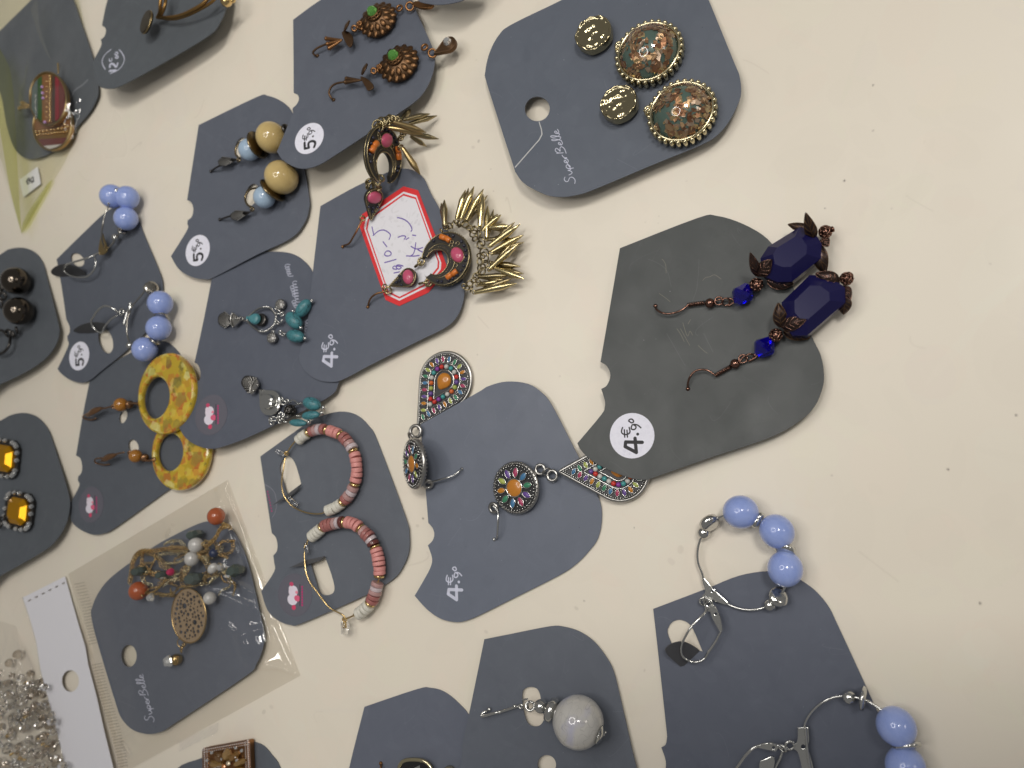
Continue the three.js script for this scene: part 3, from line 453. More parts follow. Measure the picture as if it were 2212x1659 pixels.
function slab(f, pts, h0, h1, holes = [], bev = 0.0003) {
  const s = new THREE.Shape(ccw(pts.map((p) => new THREE.Vector2(p[0], p[1])))); for (const q of holes) s.holes.push(new THREE.Path(cw(q.map((p) => new THREE.Vector2(p[0], p[1])))));
  const b = Math.min(bev, (h1 - h0) / 2.2), g = new THREE.ExtrudeGeometry(s, { depth: h1 - h0 - 2 * b, bevelEnabled: true, bevelThickness: b, bevelSize: b, bevelOffset: -b, bevelSegments: 2 });
  return g.translate(0, 0, h0 + b).applyMatrix4(basis(f.a, f.b, f.n, f.o));
}
function marquise(f, x, y, ang, len, wid, h) {                       // an enamel petal and its raised metal rim
  const pts = []; for (let i = 0; i < 16; i++) { const t = i / 16 * 2 * Math.PI, c = Math.cos(t), s = Math.sin(t) * (1 - 0.25 * c * c); const X = c * len / 2, Y = Math.sign(s) * Math.abs(s) ** 1.15 * wid / 2; pts.push([x + X * Math.cos(ang) - Y * Math.sin(ang), y + X * Math.sin(ang) + Y * Math.cos(ang)]); }
  const c = f.P(x, y, h), ax = f.a.clone().multiplyScalar(Math.cos(ang)).addScaledVector(f.b, Math.sin(ang));
  const dome = new THREE.SphereGeometry(1, 14, 8); const p = dome.attributes.position;
  for (let i = 0; i < p.count; i++) { const X = p.getX(i), k = 1 - 0.35 * X * X; p.setXYZ(i, X * len * 0.46, p.getY(i) * 0.00035, p.getZ(i) * k * wid * 0.44); }
  dome.computeVertexNormals(); dome.applyMatrix4(basis(ax, f.n, new THREE.Vector3().crossVectors(ax, f.n), c));
  return { rim: tube(loopPts(f, pts, h + 0.0001), wid * 0.09, { closed: true, seg: 20, rs: 5 }), fill: dome };
}
function dropPendant(o, f, R, L, first, skip = () => false) {
  const T = 0.0022, h = T;
  part(o, 'drop_plate', M.darkSilver, slab(f, tearLoop(R, L, 0.0002, 60), 0, T - 0.0002));
  part(o, 'drop_edge', M.oldSilver, tube(loopPts(f, tearLoop(R, L, 0.0001, 60), T * 0.5), 0.0007, { closed: true, seg: 90 }));
  const bd = []; for (const q of tearLoop(R, L, 0.0008, 88)) bd.push(ball(f.P(q[0], q[1], h), 0.00031, 7)); part(o, 'beaded_rim', M.silver, bd);
  part(o, 'raised_line', M.silver, tube(loopPts(f, tearLoop(R, L, 0.0038, 50), h), 0.00022, { closed: true, seg: 80, rs: 5 }), tube(loopPts(f, tearLoop(R, L, 0.0062, 40), h), 0.00026, { closed: true, seg: 60, rs: 5 }));
  const N = 24, rims = [], grains = []; tearLoop(R, L, 0.0024, N).forEach((q, i) => {
    const m = marquise(f, q[0], q[1], q[2], 0.0024, 0.00135, h + 0.0001); rims.push(m.rim);
    part(o, 'enamel_petal', EN[RIM[(i + first) % 12]], m.fill);
  });
  tearLoop(R, L, 0.0032, N).forEach((q, i, A) => { const w = A[(i + 1) % N]; grains.push(ball(f.P((q[0] + w[0]) / 2, (q[1] + w[1]) / 2, h), 0.00022, 6)); });
  part(o, 'petal_rim', M.silver, rims, grains);
  tearLoop(R, L, 0.005, 20).forEach((q, i) => part(o, 'round_bead', EN[DOT[(i + first) % 11]], ball(f.P(q[0], q[1], h + 0.0003), 0.00082, 12)));
  // the amber coloured drop in the middle
  const st = tearLoop(R, L, 0.0072, 26), s = new THREE.SphereGeometry(1, 24, 12, 0, Math.PI * 2, 0, Math.PI / 2), p = s.attributes.position, r = (R - 0.0072);
  for (let i = 0; i < p.count; i++) { const w = Math.atan2(p.getZ(i), p.getX(i)), rad = Math.hypot(p.getX(i), p.getZ(i)), k = (Math.cos(w) < -0.5 ? 1 + 0.9 * (-Math.cos(w) - 0.5) ** 1.5 : 1); p.setXYZ(i, Math.cos(w) * rad * r * k, p.getY(i) * 0.0013, Math.sin(w) * rad * r * (Math.cos(w) < -0.5 ? 1 - 0.3 * (-Math.cos(w) - 0.5) : 1)); }
  s.computeVertexNormals(); s.applyMatrix4(basis(f.a, f.n, new THREE.Vector3().crossVectors(f.a, f.n), f.P(0, 0, h)));
  part(o, 'amber_drop', EN.a, s);
}
function flowerDisc(o, f, R, first) {                                // a round medallion: amber middle, ring of petals, beaded edge
  const T = 0.0024, h = T;
  part(o, 'medallion', M.darkSilver, slab(f, circ(0, 0, R - 0.0002, R - 0.0002, 0, 40), 0, T - 0.0002));
  part(o, 'medallion_edge', M.oldSilver, tube(loopPts(f, circ(0, 0, R - 0.0001, R - 0.0001, 0, 40), T * 0.5), 0.0008, { closed: true, seg: 60 }), Array.from({ length: 40 }, (_, i) => { const w = i / 40 * 2 * Math.PI; return rod(f.P(Math.cos(w) * R, Math.sin(w) * R, 0.0002), f.P(Math.cos(w) * R, Math.sin(w) * R, T), 0.00035, 0.00035, 6); }));
  const bd = []; for (const q of circ(0, 0, R - 0.0007, R - 0.0007, 0, 44)) bd.push(ball(f.P(q[0], q[1], h), 0.0003, 7)); part(o, 'beaded_rim', M.silver, bd);
  const rims = []; for (let i = 0; i < 10; i++) { const w = i / 10 * 2 * Math.PI + 0.2, m = marquise(f, Math.cos(w) * R * 0.63, Math.sin(w) * R * 0.63, w, R * 0.42, R * 0.24, h + 0.0001); rims.push(m.rim); part(o, 'enamel_petal', EN['gbpvyogbpv'[(i + first) % 10]], m.fill); const v = w + Math.PI / 10; rims.push(ball(f.P(Math.cos(v) * R * 0.76, Math.sin(v) * R * 0.76, h), 0.00028, 6)); }
  part(o, 'petal_rim', M.silver, rims, tube(loopPts(f, circ(0, 0, R * 0.37, R * 0.37, 0, 24), h + 0.0001), 0.00024, { closed: true, seg: 32, rs: 5 }));
  part(o, 'amber_middle', EN.a, egg(f.P(0, 0, h), f.n, R * 0.35, 0.0007));
}
{
  PL = C.c15.pl;
  const under = 3.0;
  const a0 = at(966, 823, -3.2), k = mm(966, 823), a = at(996, 771, -3.2).sub(a0).normalize(), n = PL.n, b = new THREE.Vector3().crossVectors(n, a);
  const o = earring('multicoloured enamel drop earring sticking out from under the top of the 4.90 card', 966, 823, 'multicoloured drop earrings');
  dropPendant(o, frame(a0, a, b, n), 61 * k, 122 * k, 0);
  const c = at(909, 1001, 2), nd = V3(-0.6, 0.8, 0.05).normalize(), fa = V3(0, 0, 1).addScaledVector(nd, -nd.z).normalize();
  flowerDisc(o, frame(c.clone().addScaledVector(nd, -0.001).add(V3(0, 0.0035, 0)), fa, new THREE.Vector3().crossVectors(nd, fa), nd), 50 * mm(909, 1001), 3);
  part(o, 'ring', M.oldSilver, jump(898, 932, 12.5, 4, 1.6), jump(889, 945, 11, 2.2, 2.5, V3(-0.5, 0.7, 0.5)), ring(at(925, 1046, 3), V3(0.4, 0.6, 0.5), 9 * k, 3.4 * k));
  hook(o, M.silver, [[998, 1013, 0], [994, 1016, 1.6], [980, 1027, 2.6], [955, 1035, 3], [926, 1043, 3]], 2, 4);
  const q = earring('multicoloured enamel drop earring half hidden under the blue stone card', 1342, 1017, 'multicoloured drop earrings');
  const b0 = at(1340, 1018, 1.0), k2 = mm(1340, 1018), a2 = at(1400, 1018, 0.5).sub(b0).normalize();
  dropPendant(q, frame(b0, a2, new THREE.Vector3().crossVectors(n, a2), n), 62 * k2, 133 * k2, 7);
  const d0 = at(1119, 1053, 0.6), dn = V3(-0.12, 1, 0.02).normalize(), da = V3(1, 0, 0).addScaledVector(dn, -dn.x).normalize();
  flowerDisc(q, frame(d0, da, new THREE.Vector3().crossVectors(dn, da), dn), 52 * mm(1119, 1053), 0);
  part(q, 'ring', M.oldSilver, jump(1167, 1014, 10, 3.6, 2), jump(1193, 1027, 10.5, 3.6, 2), jump(1181, 1019, 9, 2, 2.4, V3(0.6, 0.5, 0.6)), jump(1066, 1097, 9.5, 3.8, 2, V3(-0.2, 1, 0.2)));
  hook(q, M.silver, [[1068, 1165, 0], [1073, 1162, 1.5], [1075, 1142, 3], [1076, 1118, 3.2], [1075, 1103, 2.6], [1066, 1093, 2.6]], 2.1, 4.4);
}

// --- copper-flake domes
function hammered(c, n, R, T) {
  const U = 26, W = 64, pos = [], idx = [], dents = Array.from({ length: 34 }, () => [rr(-1, 1), rr(-1, 1), rr(0.12, 0.2), rr(0.7, 1.4)]), x = side(n), z = new THREE.Vector3().crossVectors(x, n);
  const P = (X, Y, h) => c.clone().addScaledVector(x, X * R).addScaledVector(z, Y * R).addScaledVector(n, h);
  for (let i = 0; i <= U; i++) for (let j = 0; j <= W; j++) {
    const r = i / U, w = j / W * 2 * Math.PI, e = 1 + 0.015 * Math.sin(w * 5 + 1) + 0.01 * Math.sin(w * 9), X = Math.cos(w) * r * e, Y = Math.sin(w) * r * e; let h = T;
    let near = 9; for (const d of dents) near = Math.min(near, Math.hypot(X - d[0], Y - d[1]) / (0.75 + 0.25 * d[3])); h += T * 0.16 * (Math.min(1, (near / 0.26) ** 2) - 1);
    if (r > 0.86) h += T * 0.22 * Math.sin((r - 0.86) / 0.14 * Math.PI) * (0.7 + 0.3 * Math.sin(w * 11));
    const p = P(X, Y, h); pos.push(p.x, p.y, p.z);
  }
  for (let j = 0; j <= W; j++) { const w = j / W * 2 * Math.PI, e = 1 + 0.015 * Math.sin(w * 5 + 1) + 0.01 * Math.sin(w * 9), p = P(Math.cos(w) * e * 1.01, Math.sin(w) * e * 1.01, 0); pos.push(p.x, p.y, p.z); }
  for (let i = 0; i <= U; i++) for (let j = 0; j < W; j++) { const a = i * (W + 1) + j, b = a + 1, d = a + W + 1, e = d + 1; idx.push(a, b, d, b, e, d); }
  const g = new THREE.BufferGeometry(); g.setAttribute('position', new THREE.Float32BufferAttribute(pos, 3)); g.setIndex(idx); g.computeVertexNormals(); return g;
}
const discGold = mat([0.46, 0.4, 0.25], 0.11, 1), resin = mat([0.075, 0.12, 0.1], 0.35), dome = mat([0.97, 0.99, 0.98], 0.02, 0, { transmission: 1, thickness: 0, ior: 1.5 });
const flakeMats = [[0.33, 0.17, 0.085], [0.42, 0.26, 0.14], [0.24, 0.11, 0.055], [0.55, 0.4, 0.2], [0.46, 0.33, 0.24]].map((c) => mat(c, 0.38, 0.75));
function domeEarring(label, coin, dm, s0) {
  PL = C.c5.pl; seed = s0;
  const o = earring(label, dm[0], dm[1], 'copper flake dome earrings'), n = PL.n, k = mm(dm[0], dm[1]);
  part(o, 'hammered_disc', discGold, hammered(at(coin[0], coin[1], 1.6), n, coin[2] * k, 0.0026));
  part(o, 'link', M.paleGold, jump((coin[0] * 0.42 + dm[0] * 0.58) - 14, (coin[1] * 0.42 + dm[1] * 0.58) + 6, 8, 3.4, 2.6, V3(0.5, 0.5, 0.5)), jump((coin[0] + dm[0]) / 2 - 6, (coin[1] + dm[1]) / 2 + 2, 7, 3, 3));
  const R = 63.5 * k, c = at(dm[0], dm[1], 3.4), fr = frameOf(PL), H = R * 0.68, rs = (R * R + H * H) / (2 * H);
  const cup = [[0, -0.0026], [R * 0.9, -0.0026], [R * 1.05, -0.0012], [R * 1.05, 0.0004], [R * 0.98, 0.0006]];
  part(o, 'setting', M.paleGold, lathe(c, n, cup, 48), ring(c.clone().addScaledVector(n, 0.0003), n, R * 1.01, 0.0005, 60));
  const N = 30, bd = []; for (let i = 0; i < N; i++) { const w = i / N * 2 * Math.PI, q = c.clone().addScaledVector(fr.u, Math.cos(w) * R * 1.08).addScaledVector(fr.v, Math.sin(w) * R * 1.08); bd.push(ball(q, 0.00075, 12), rod(q.clone().addScaledVector(n, -0.0022), q, 0.0008, 0.0008, 8)); }
  part(o, 'beaded_rim', M.paleGold, bd);
  const prof = (r0) => { const out = []; for (let i = 0; i <= 14; i++) { const t = i / 14 * Math.asin(R / rs); out.push([Math.sin(t) * r0, Math.cos(t) * r0 - (rs - H)]); } return out.reverse(); };
  part(o, 'green_resin', resin, lathe(c, n, prof(rs * 0.94).filter((p) => p[1] > -0.0006), 40));
  // flakes lying in the resin just under the dome
  const sets = flakeMats.map(() => []), tmax = Math.asin(R / rs) * 0.98;
  for (let i = 0; i < 420; i++) {
    const t = Math.sqrt(rnd()) * tmax, w = rnd() * 7, clump = vnoise((Math.cos(w) * t + 2) / 4, (Math.sin(w) * t + 2) / 4 + s0 * 0.13, 9);
    if (clump < 0.4) continue;
    const rad = rs * rr(0.945, 0.975), dir = fr.u.clone().multiplyScalar(Math.sin(t) * Math.cos(w)).addScaledVector(fr.v, Math.sin(t) * Math.sin(w)).addScaledVector(n, Math.cos(t));
    const p = c.clone().addScaledVector(n, -(rs - H)).addScaledVector(dir, rad), up = dir.clone().add(V3(rr(-0.35, 0.35), rr(-0.2, 0.2), rr(-0.35, 0.35))).normalize(), x = side(up), z = new THREE.Vector3().crossVectors(x, up), m = 5 + Math.floor(rnd() * 3), sz = rr(0.0004, 0.0013), st = rr(0.6, 1.6), a0 = rnd() * 6, q = [], top = [], id = [];
    for (let j = 0; j < m; j++) { const v = a0 + j / m * 2 * Math.PI, r = sz * rr(0.6, 1.15); top.push(p.clone().addScaledVector(x, Math.cos(v) * r * st).addScaledVector(z, Math.sin(v) * r).addScaledVector(up, rr(-0.0001, 0.0001))); }
    for (const v of top) q.push(v.x, v.y, v.z); for (const v of top) { const d = v.clone().addScaledVector(up, -0.00012); q.push(d.x, d.y, d.z); }
    for (let j = 1; j < m - 1; j++) id.push(0, j, j + 1, m, m + j + 1, m + j); for (let j = 0; j < m; j++) { const e = (j + 1) % m; id.push(j, m + j, e, e, m + j, m + e); }
    const g = new THREE.BufferGeometry(); g.setAttribute('position', new THREE.Float32BufferAttribute(q, 3)); g.setIndex(id); sets[Math.floor(rnd() * 5)].push(facet(g));
  }
  sets.forEach((s, i) => s.length && kindOf(part(o, 'copper_flakes', flakeMats[i], s), 'stuff'));
  part(o, 'clear_dome', dome, lathe(c, n, prof(rs), 48));
}
domeEarring('gold edged dome earring full of copper flakes, upper of the pair', [1285.5, 80, 41], [1401, 112], 11);
domeEarring('gold edged dome earring with bare green resin at its lower edge', [1340, 229, 41], [1472, 241], 23);

// --- gold fringe earrings: a crescent set with beads, hung with small daggers
const pinkCab = mat([0.52, 0.09, 0.17], 0.16), orangeBead = mat([0.62, 0.17, 0.025], 0.35), inkBead = mat([0.02, 0.021, 0.04], 0.22);
const FR = mat([0.34, 0.28, 0.16], 0.26, 1), FRD = mat([0.035, 0.032, 0.028], 0.5, 0.5), FRL = mat([0.6, 0.5, 0.27], 0.2, 1);
function crescent(o, f, s) {                                         // f: frame with a = opening -> fringe, in metres; s = metres per unit
  const R = 58, r = 27, off = -21, tips = 0.4, pt = (cx, rad, w) => [(cx + Math.cos(w) * rad) * s, Math.sin(w) * rad * s];
  const outline = [], W = Math.PI - tips; for (let i = 0; i <= 40; i++) outline.push(pt(0, R, -W + 2 * W * i / 40)); for (let i = 40; i >= 0; i--) outline.push(pt(off, r, -(Math.PI - 0.8) + 2 * (Math.PI - 0.8) * i / 40));
  const T = 0.0019; part(o, 'crescent_plate', FRD, slab(f, outline, 0, T));
  const arc = (cx, rad, w0, n, h) => Array.from({ length: n }, (_, i) => { const q = pt(cx, rad, -w0 + 2 * w0 * i / (n - 1)); return f.P(q[0], q[1], h); });
  part(o, 'crescent_edge', FR, tube(arc(0, R - 1, W, 40, T), 1.3 * s, { seg: 80 }), tube(arc(off, r + 1, Math.PI - 0.8, 30, T), 1.3 * s, { seg: 60 }), tube(arc(-14, 37, 2.05, 24, T), 1.1 * s, { seg: 48 }), tube(arc(0, R - 1, W, 40, T * 0.4), 1.6 * s, { seg: 80 }));
  part(o, 'dotted_band', FR, arc(off + 2, 32.5, 2.1, 26, T).map((p) => ball(p, 1.25 * s, 7)), arc(0, R + 1.4, W, 56, T * 0.6).map((p) => ball(p, 1.1 * s, 6)));
  for (const w of [-2.15, -1.95, -1.62, -1.42, -1.18, -0.92, -0.7, -0.47, -0.25, -0.03, 0.19, 0.42, 0.92, 1.18, 1.4, 1.62, 1.9]) { const q = pt(0, 50, w); part(o, 'dark_bead', inkBead, ball(f.P(q[0], q[1], T + 0.0002), 3.5 * s, 10)); }
  const cyl = (x, y, w, L) => { const d = f.a.clone().multiplyScalar(Math.cos(w)).addScaledVector(f.b, Math.sin(w)), c = f.P(x * s, y * s, T + 0.0007); return rod(c.clone().addScaledVector(d, -L / 2 * s), c.clone().addScaledVector(d, L / 2 * s), 6 * s, 6 * s, 14); };
  for (const [x, y, w] of [[2, -43, 0.25], [16, -40, 0.3], [18, 36, -0.95], [8, 45, -0.7]]) part(o, 'orange_bead', orangeBead, cyl(x, y, w, 12.5));
  const cab = (x, y, ra, rb, w, nm) => { const d = f.a.clone().multiplyScalar(Math.cos(w)).addScaledVector(f.b, Math.sin(w)), e = new THREE.Vector3().crossVectors(d, f.n), g = new THREE.SphereGeometry(1, 20, 12).scale(ra * s, 0.0014, rb * s).applyMatrix4(basis(d, f.n, e, f.P(x * s, y * s, T + 0.0003))); part(o, nm, pinkCab, g); return tube(loopPts(f, circ(x * s, y * s, (ra + 0.6) * s, (rb + 0.6) * s, w, 18), T + 0.0002), 0.9 * s, { closed: true, seg: 30, rs: 6 }); };
  part(o, 'bead_collar', FR, cab(30, -4, 13.5, 18.5, 0.35, 'pink_oval'), [[20, -24], [20, 22], [24, 28], [36, 20]].map((q) => ring(f.P(q[0] * s, q[1] * s, T + 0.0001), f.n, 4.2 * s, 1 * s, 14, 6)));
}
function drop2(o, f, s, h0 = 0) {                                    // the small bead-set drop above the crescent
  const pts = tearLoop(20 * s, 48 * s, 0, 44).map((q) => [q[0], q[1]]), T = 0.0018;
  part(o, 'drop_plate', FRD, slab(f, pts, 0, T));
  part(o, 'drop_edge', FR, tube(loopPts(f, pts, T), 1.3 * s, { closed: true, seg: 60 }), tube(loopPts(f, tearLoop(16 * s, 42 * s, 0, 40), T), 0.6 * s, { closed: true, seg: 50, rs: 5 }));
  part(o, 'pink_oval', pinkCab, new THREE.SphereGeometry(1, 20, 12).scale(13 * s, 0.0015, 17 * s).applyMatrix4(basis(f.a, f.n, new THREE.Vector3().crossVectors(f.a, f.n), f.P(2 * s, 0, T))));
  for (const [x, y] of [[-18, -11], [-20, 0], [-18, 11], [-28, 0]]) part(o, 'dark_bead', inkBead, ball(f.P(x * s, y * s, T + 0.0002), 3.3 * s, 10));
}
function dagger(a, b, w, roll) {                                     // a four-sided spike, widest at two thirds
  const d = b.clone().sub(a), L = d.length(), g = lathe(a, d, [[w * 0.16, 0], [w * 0.3, L * 0.02], [w * 0.5, L * 0.62], [w * 0.3, L * 0.82], [w * 0.06, L], [0, L]], 10).toNonIndexed(); g.deleteAttribute('normal'); d.normalize();
  const m = new THREE.Matrix4().makeTranslation(a.x, a.y, a.z).multiply(new THREE.Matrix4().makeRotationAxis(d, roll)).multiply(new THREE.Matrix4().makeTranslation(-a.x, -a.y, -a.z));
  const h = mergeVertices(g.applyMatrix4(m), 1e-7); h.computeVertexNormals(); return h;
}
{
  PL = C.c10.pl; seed = 5;
  // the paper tag that lies under the nearer earring
  const tp = [[776, 487], [782, 463], [872, 402.5], [903, 411], [964, 572], [962, 588], [925, 632], [862, 661], [833, 648]], fr = frameOf(PL), N = 1024, cv = canvasOf(N, N), x = cv.getContext('2d');
  const W = tp.map((p) => at(p[0], p[1], 0.25)), us = W.map((w) => w.dot(fr.u)), vs = W.map((w) => w.dot(fr.v)), u0 = Math.min(...us), v0 = Math.min(...vs), sz = Math.max(Math.max(...us) - u0, Math.max(...vs) - v0);
  const mp = (X, Y) => { const w = at(X, Y, 0.25); return [(w.dot(fr.u) - u0) / sz * N, N - (w.dot(fr.v) - v0) / sz * N]; };
  const ctr = [868, 533], inset = (k) => tp.map((p) => { const d = Math.hypot(p[0] - ctr[0], p[1] - ctr[1]); return [ctr[0] + (p[0] - ctr[0]) * (1 - k / d), ctr[1] + (p[1] - ctr[1]) * (1 - k / d)]; });
  const poly = (pts, col) => { x.fillStyle = col; x.beginPath(); pts.forEach((p, i) => { const q = mp(p[0], p[1]); i ? x.lineTo(q[0], q[1]) : x.moveTo(q[0], q[1]); }); x.closePath(); x.fill(); };
  x.fillStyle = 'rgb(214,46,50)'; x.fillRect(0, 0, N, N);
  poly(inset(11.5), 'rgb(226,224,230)'); poly(inset(16), 'rgb(214,46,50)'); poly(inset(20), 'rgb(224,223,229)');
  for (let i = 0; i < 160; i++) { x.fillStyle = `rgba(96,92,96,${rr(0.02, 0.09)})`; const q = mp(rr(810, 940), rr(430, 640)); x.beginPath(); x.ellipse(q[0], q[1], rr(4, 34), rr(2, 14), rr(0, 6), 0, 7); x.fill(); }
  const un = px(868, 533) / sz * N; x.strokeStyle = 'rgb(92,66,158)'; x.lineWidth = 2.4 * un; x.lineCap = x.lineJoin = 'round';
  const T = (...a) => strokes(x, a.map((v, i) => (i % 2 ? 414.75 + v / 4 : 553 + v / 4)), mp);
  T(1002, 302, 1012, 345, 1018, 372); T(1012, 376, 1050, 338, 1100, 324, 1140, 345, 1166, 370, 1150, 410); T(1098, 430, 1130, 472);
  T(1130, 510, 1105, 530, 1120, 555, 1160, 552, 1172, 528, 1150, 508, 1130, 510); T(1112, 610, 1150, 600, 1210, 582); T(1270, 640, 1225, 622, 1205, 650, 1235, 672, 1262, 650, 1230, 640, 1185, 640, 1180, 664, 1215, 668); T(1192, 700, 1240, 690);
  T(1222, 222, 1262, 226, 1320, 262, 1352, 320, 1340, 340); T(1228, 392, 1262, 374, 1300, 384, 1280, 408); T(1296, 410, 1320, 396); T(1352, 372, 1380, 376); T(1340, 470, 1380, 500, 1440, 480); T(1380, 440, 1372, 530, 1330, 556); T(1300, 552, 1360, 556, 1410, 548); T(1400, 500, 1440, 520);
  const g = plate(tp, 0.2, { h: 0.25 }), p = g.attributes.position, uv = g.attributes.uv, q = V3(0, 0, 0);
  for (let i = 0; i < p.count; i++) { q.fromBufferAttribute(p, i); uv.setXY(i, (q.dot(fr.u) - u0) / sz, (q.dot(fr.v) - v0) / sz); }
  const tag = thing('price_tag', 'white paper tag with red double border and purple handwriting under the gold fringe earring', 'paper tag', at(868, 533, 0, TABLE));
  part(tag, 'paper', mat(0xffffff, 0.7, 0, { map: texOf(cv) }), g);

  // the nearer earring
  const o = earring('gold fringe earring with pink stones lying flat across the red tag', 967, 562, 'gold fringe earrings'), s = mm(967, 562);
  const f0 = at(967, 561.6, 1.6), fa = at(1002, 547, 1.6).sub(f0).normalize(), fb = new THREE.Vector3().crossVectors(PL.n, fa), f = frame(f0, fa, fb, PL.n);
  crescent(o, f, s);
  const d0 = at(886, 602, 1.6), da = at(905, 593, 1.6).sub(d0).normalize();
  drop2(o, frame(d0, da, new THREE.Vector3().crossVectors(PL.n, da), PL.n), s);
  part(o, 'ring', FR, jump(910, 565, 7.5, 2.6, 2.4), jump(926, 610, 8, 2.8, 2.4), wire([[897, 576, 2], [903, 571, 2.6], [909, 566, 2.6]], 3), wire([[906, 613, 2], [914, 611, 2.6], [924, 610, 2.4]], 3), jump(838, 627, 7, 2.2, 2, V3(0.4, 1, 0.3)), jump(831, 620, 5.5, 1.8, 2.4));
  hook(o, M.bronze, [[795, 663, 0], [796, 656, 1.2], [801, 644, 2.4], [812, 635, 3], [826, 631, 2.6], [836, 628, 2]], 2, 4);
  const sp = [[490, 720, 490, 275, 120, 3], [700, 612, 855, 105, 118, 2.4], [772, 612, 1003, 45, 118, 3.4], [872, 632, 1165, 90, 112, 2.6], [1098, 742, 1160, 178, 120, 4], [1216, 940, 1238, 378, 108, 2], [1150, 800, 1470, 535, 118, 2], [1270, 752, 1640, 738, 118, 2], [1270, 1070, 1800, 698, 118, 5], [1300, 1180, 1856, 884, 118, 3.4], [1230, 960, 1640, 940, 100, 1.6], [1310, 1195, 1750, 1040, 100, 1.8], [1265, 1470, 1765, 1045, 118, 4.4], [1280, 1365, 1802, 1430, 112, 2], [1360, 1450, 1862, 1640, 118, 3.4], [1080, 1602, 1622, 1580, 100, 2.2], [1010, 1875, 1740, 1722, 124, 3], [1060, 1735, 1560, 1675, 100, 1.4]];
  sp.forEach(([a, b, c, d, w, h], i) => { const A = [898.6 + a / 8, 397.2 + b / 8], B = [898.6 + c / 8, 397.2 + d / 8]; part(o, 'dagger', i === 0 || i === 10 || i === 13 || i === 15 ? FR : FRL, dagger(at(A[0], A[1], h), at(B[0], B[1], h - 0.6, TABLE.n === PL.n ? PL : PL), w / 8 * s, rr(0, 1.5)), ring(at(A[0], A[1], h), V3(rr(-1, 1), 0.6, rr(-1, 1)), 4.5 * s, 1.2 * s, 14, 6)); });
  sp.forEach(([a, b, c, d, w, h], i) => { const t = (i % 2 ? 1 : -1) * 0.17, dx = (c - a) * 0.92, dy = (d - b) * 0.92, A = [898.6 + (a + 14) / 8, 397.2 + (b + 10) / 8], B = [A[0] + (dx * Math.cos(t) - dy * Math.sin(t)) / 8, A[1] + (dx * Math.sin(t) + dy * Math.cos(t)) / 8]; part(o, 'dagger', FR, dagger(at(A[0], A[1], Math.max(0.9, h - 1.2)), at(B[0], B[1], Math.max(0.7, h - 1.6)), w * 0.85 / 8 * s, rr(0, 1.5))); });
  const rs = []; for (const [a, b, r] of [[440, 810, 40], [520, 750, 52], [570, 725, 52], [630, 715, 55], [690, 680, 62], [740, 690, 62], [800, 690, 62], [850, 700, 62], [930, 760, 66], [970, 775, 70], [1010, 800, 62], [990, 860, 70], [1080, 880, 78], [1020, 940, 60], [1140, 1000, 82], [1100, 1055, 70], [1130, 1110, 66], [1180, 1180, 80], [1180, 1270, 92], [1120, 1250, 70], [1110, 1340, 66], [1180, 1400, 90], [1130, 1440, 72], [1140, 1510, 66], [1080, 1540, 62], [1040, 1600, 60], [1000, 1660, 56], [930, 1720, 60], [830, 1765, 42], [880, 1800, 50], [960, 1820, 56], [1080, 1690, 60]]) rs.push(ring(at(898.6 + a / 8, 397.2 + b / 8, rr(1.2, 3.6)), V3(rr(-0.9, 0.9), rr(0.3, 1), rr(-0.9, 0.9)), r / 8 * s * 0.92, 1.7 * s, 18, 7));
  part(o, 'jump_rings', FR, rs);

  // the farther earring, its crescent standing on edge between two cards
  const b = earring('gold fringe earring standing on edge between two cards, its daggers fanned out', 822, 330, 'gold fringe earrings'), s2 = mm(822, 330);
  const g0 = at(822, 336, 12, TABLE), ga = at(822, 286, 14, TABLE).sub(g0).normalize(), gb0 = V3(0.05, -1, -0.05), gb = gb0.addScaledVector(ga, -gb0.dot(ga)).normalize(), gn = new THREE.Vector3().crossVectors(ga, gb);
  const nn = gn.y < 0 ? gn.clone().negate() : gn, bb = gn.y < 0 ? gb.clone() : gb, G = frame(g0, ga, gn.y < 0 ? gb.clone().negate() : gb, nn);
  crescent(b, G, s2 * 1.0);
  const z1 = (a, c) => [691.2 + a / 8, 207.4 + c / 8];
  const PL0 = PL; PL = TABLE;
  for (const [p0, p1, p2, p3, h1, h2, w] of [[1390, 430, 1560, 225, 9, 4, 90], [1440, 410, 1575, 235, 9, 3, 80], [1440, 410, 1900, 308, 12, 5, 95], [1540, 480, 2025, 340, 9, 2, 95], [1270, 445, 1832, 630, 16, 8, 110], [1180, 540, 1780, 652, 15, 8, 110], [1540, 640, 2052, 742, 9, 3, 95], [1560, 690, 1840, 872, 7, 2, 90], [1425, 890, 1735, 1362, 9, 4, 115]]) part(b, 'dagger', w > 100 ? M.oldGold : FR, dagger(at(...z1(p0, p1), h1), at(...z1(p2, p3), h2), w / 8 * s2, rr(0, 1.5)));
  const rg = []; for (const [a, c, r, h] of [[910, 745, 105, 17], [960, 600, 95, 17], [1000, 520, 95, 17], [1060, 470, 88, 16], [1110, 450, 80, 16], [1160, 435, 74, 15], [1200, 400, 66, 15], [1250, 400, 56, 14], [1330, 400, 44, 13], [1390, 890, 46, 9], [1440, 640, 50, 10], [1400, 720, 50, 9]]) rg.push(ring(at(...z1(a, c), h), V3(rr(-0.3, 0.5), 0.85, rr(-0.2, 0.3)), r / 8 * s2, 1.9 * s2, 22, 7), ball(at(...z1(a, c), h - 0.8), r / 8 * s2 * 0.55, 10));
  part(b, 'jump_rings', FR, rg);
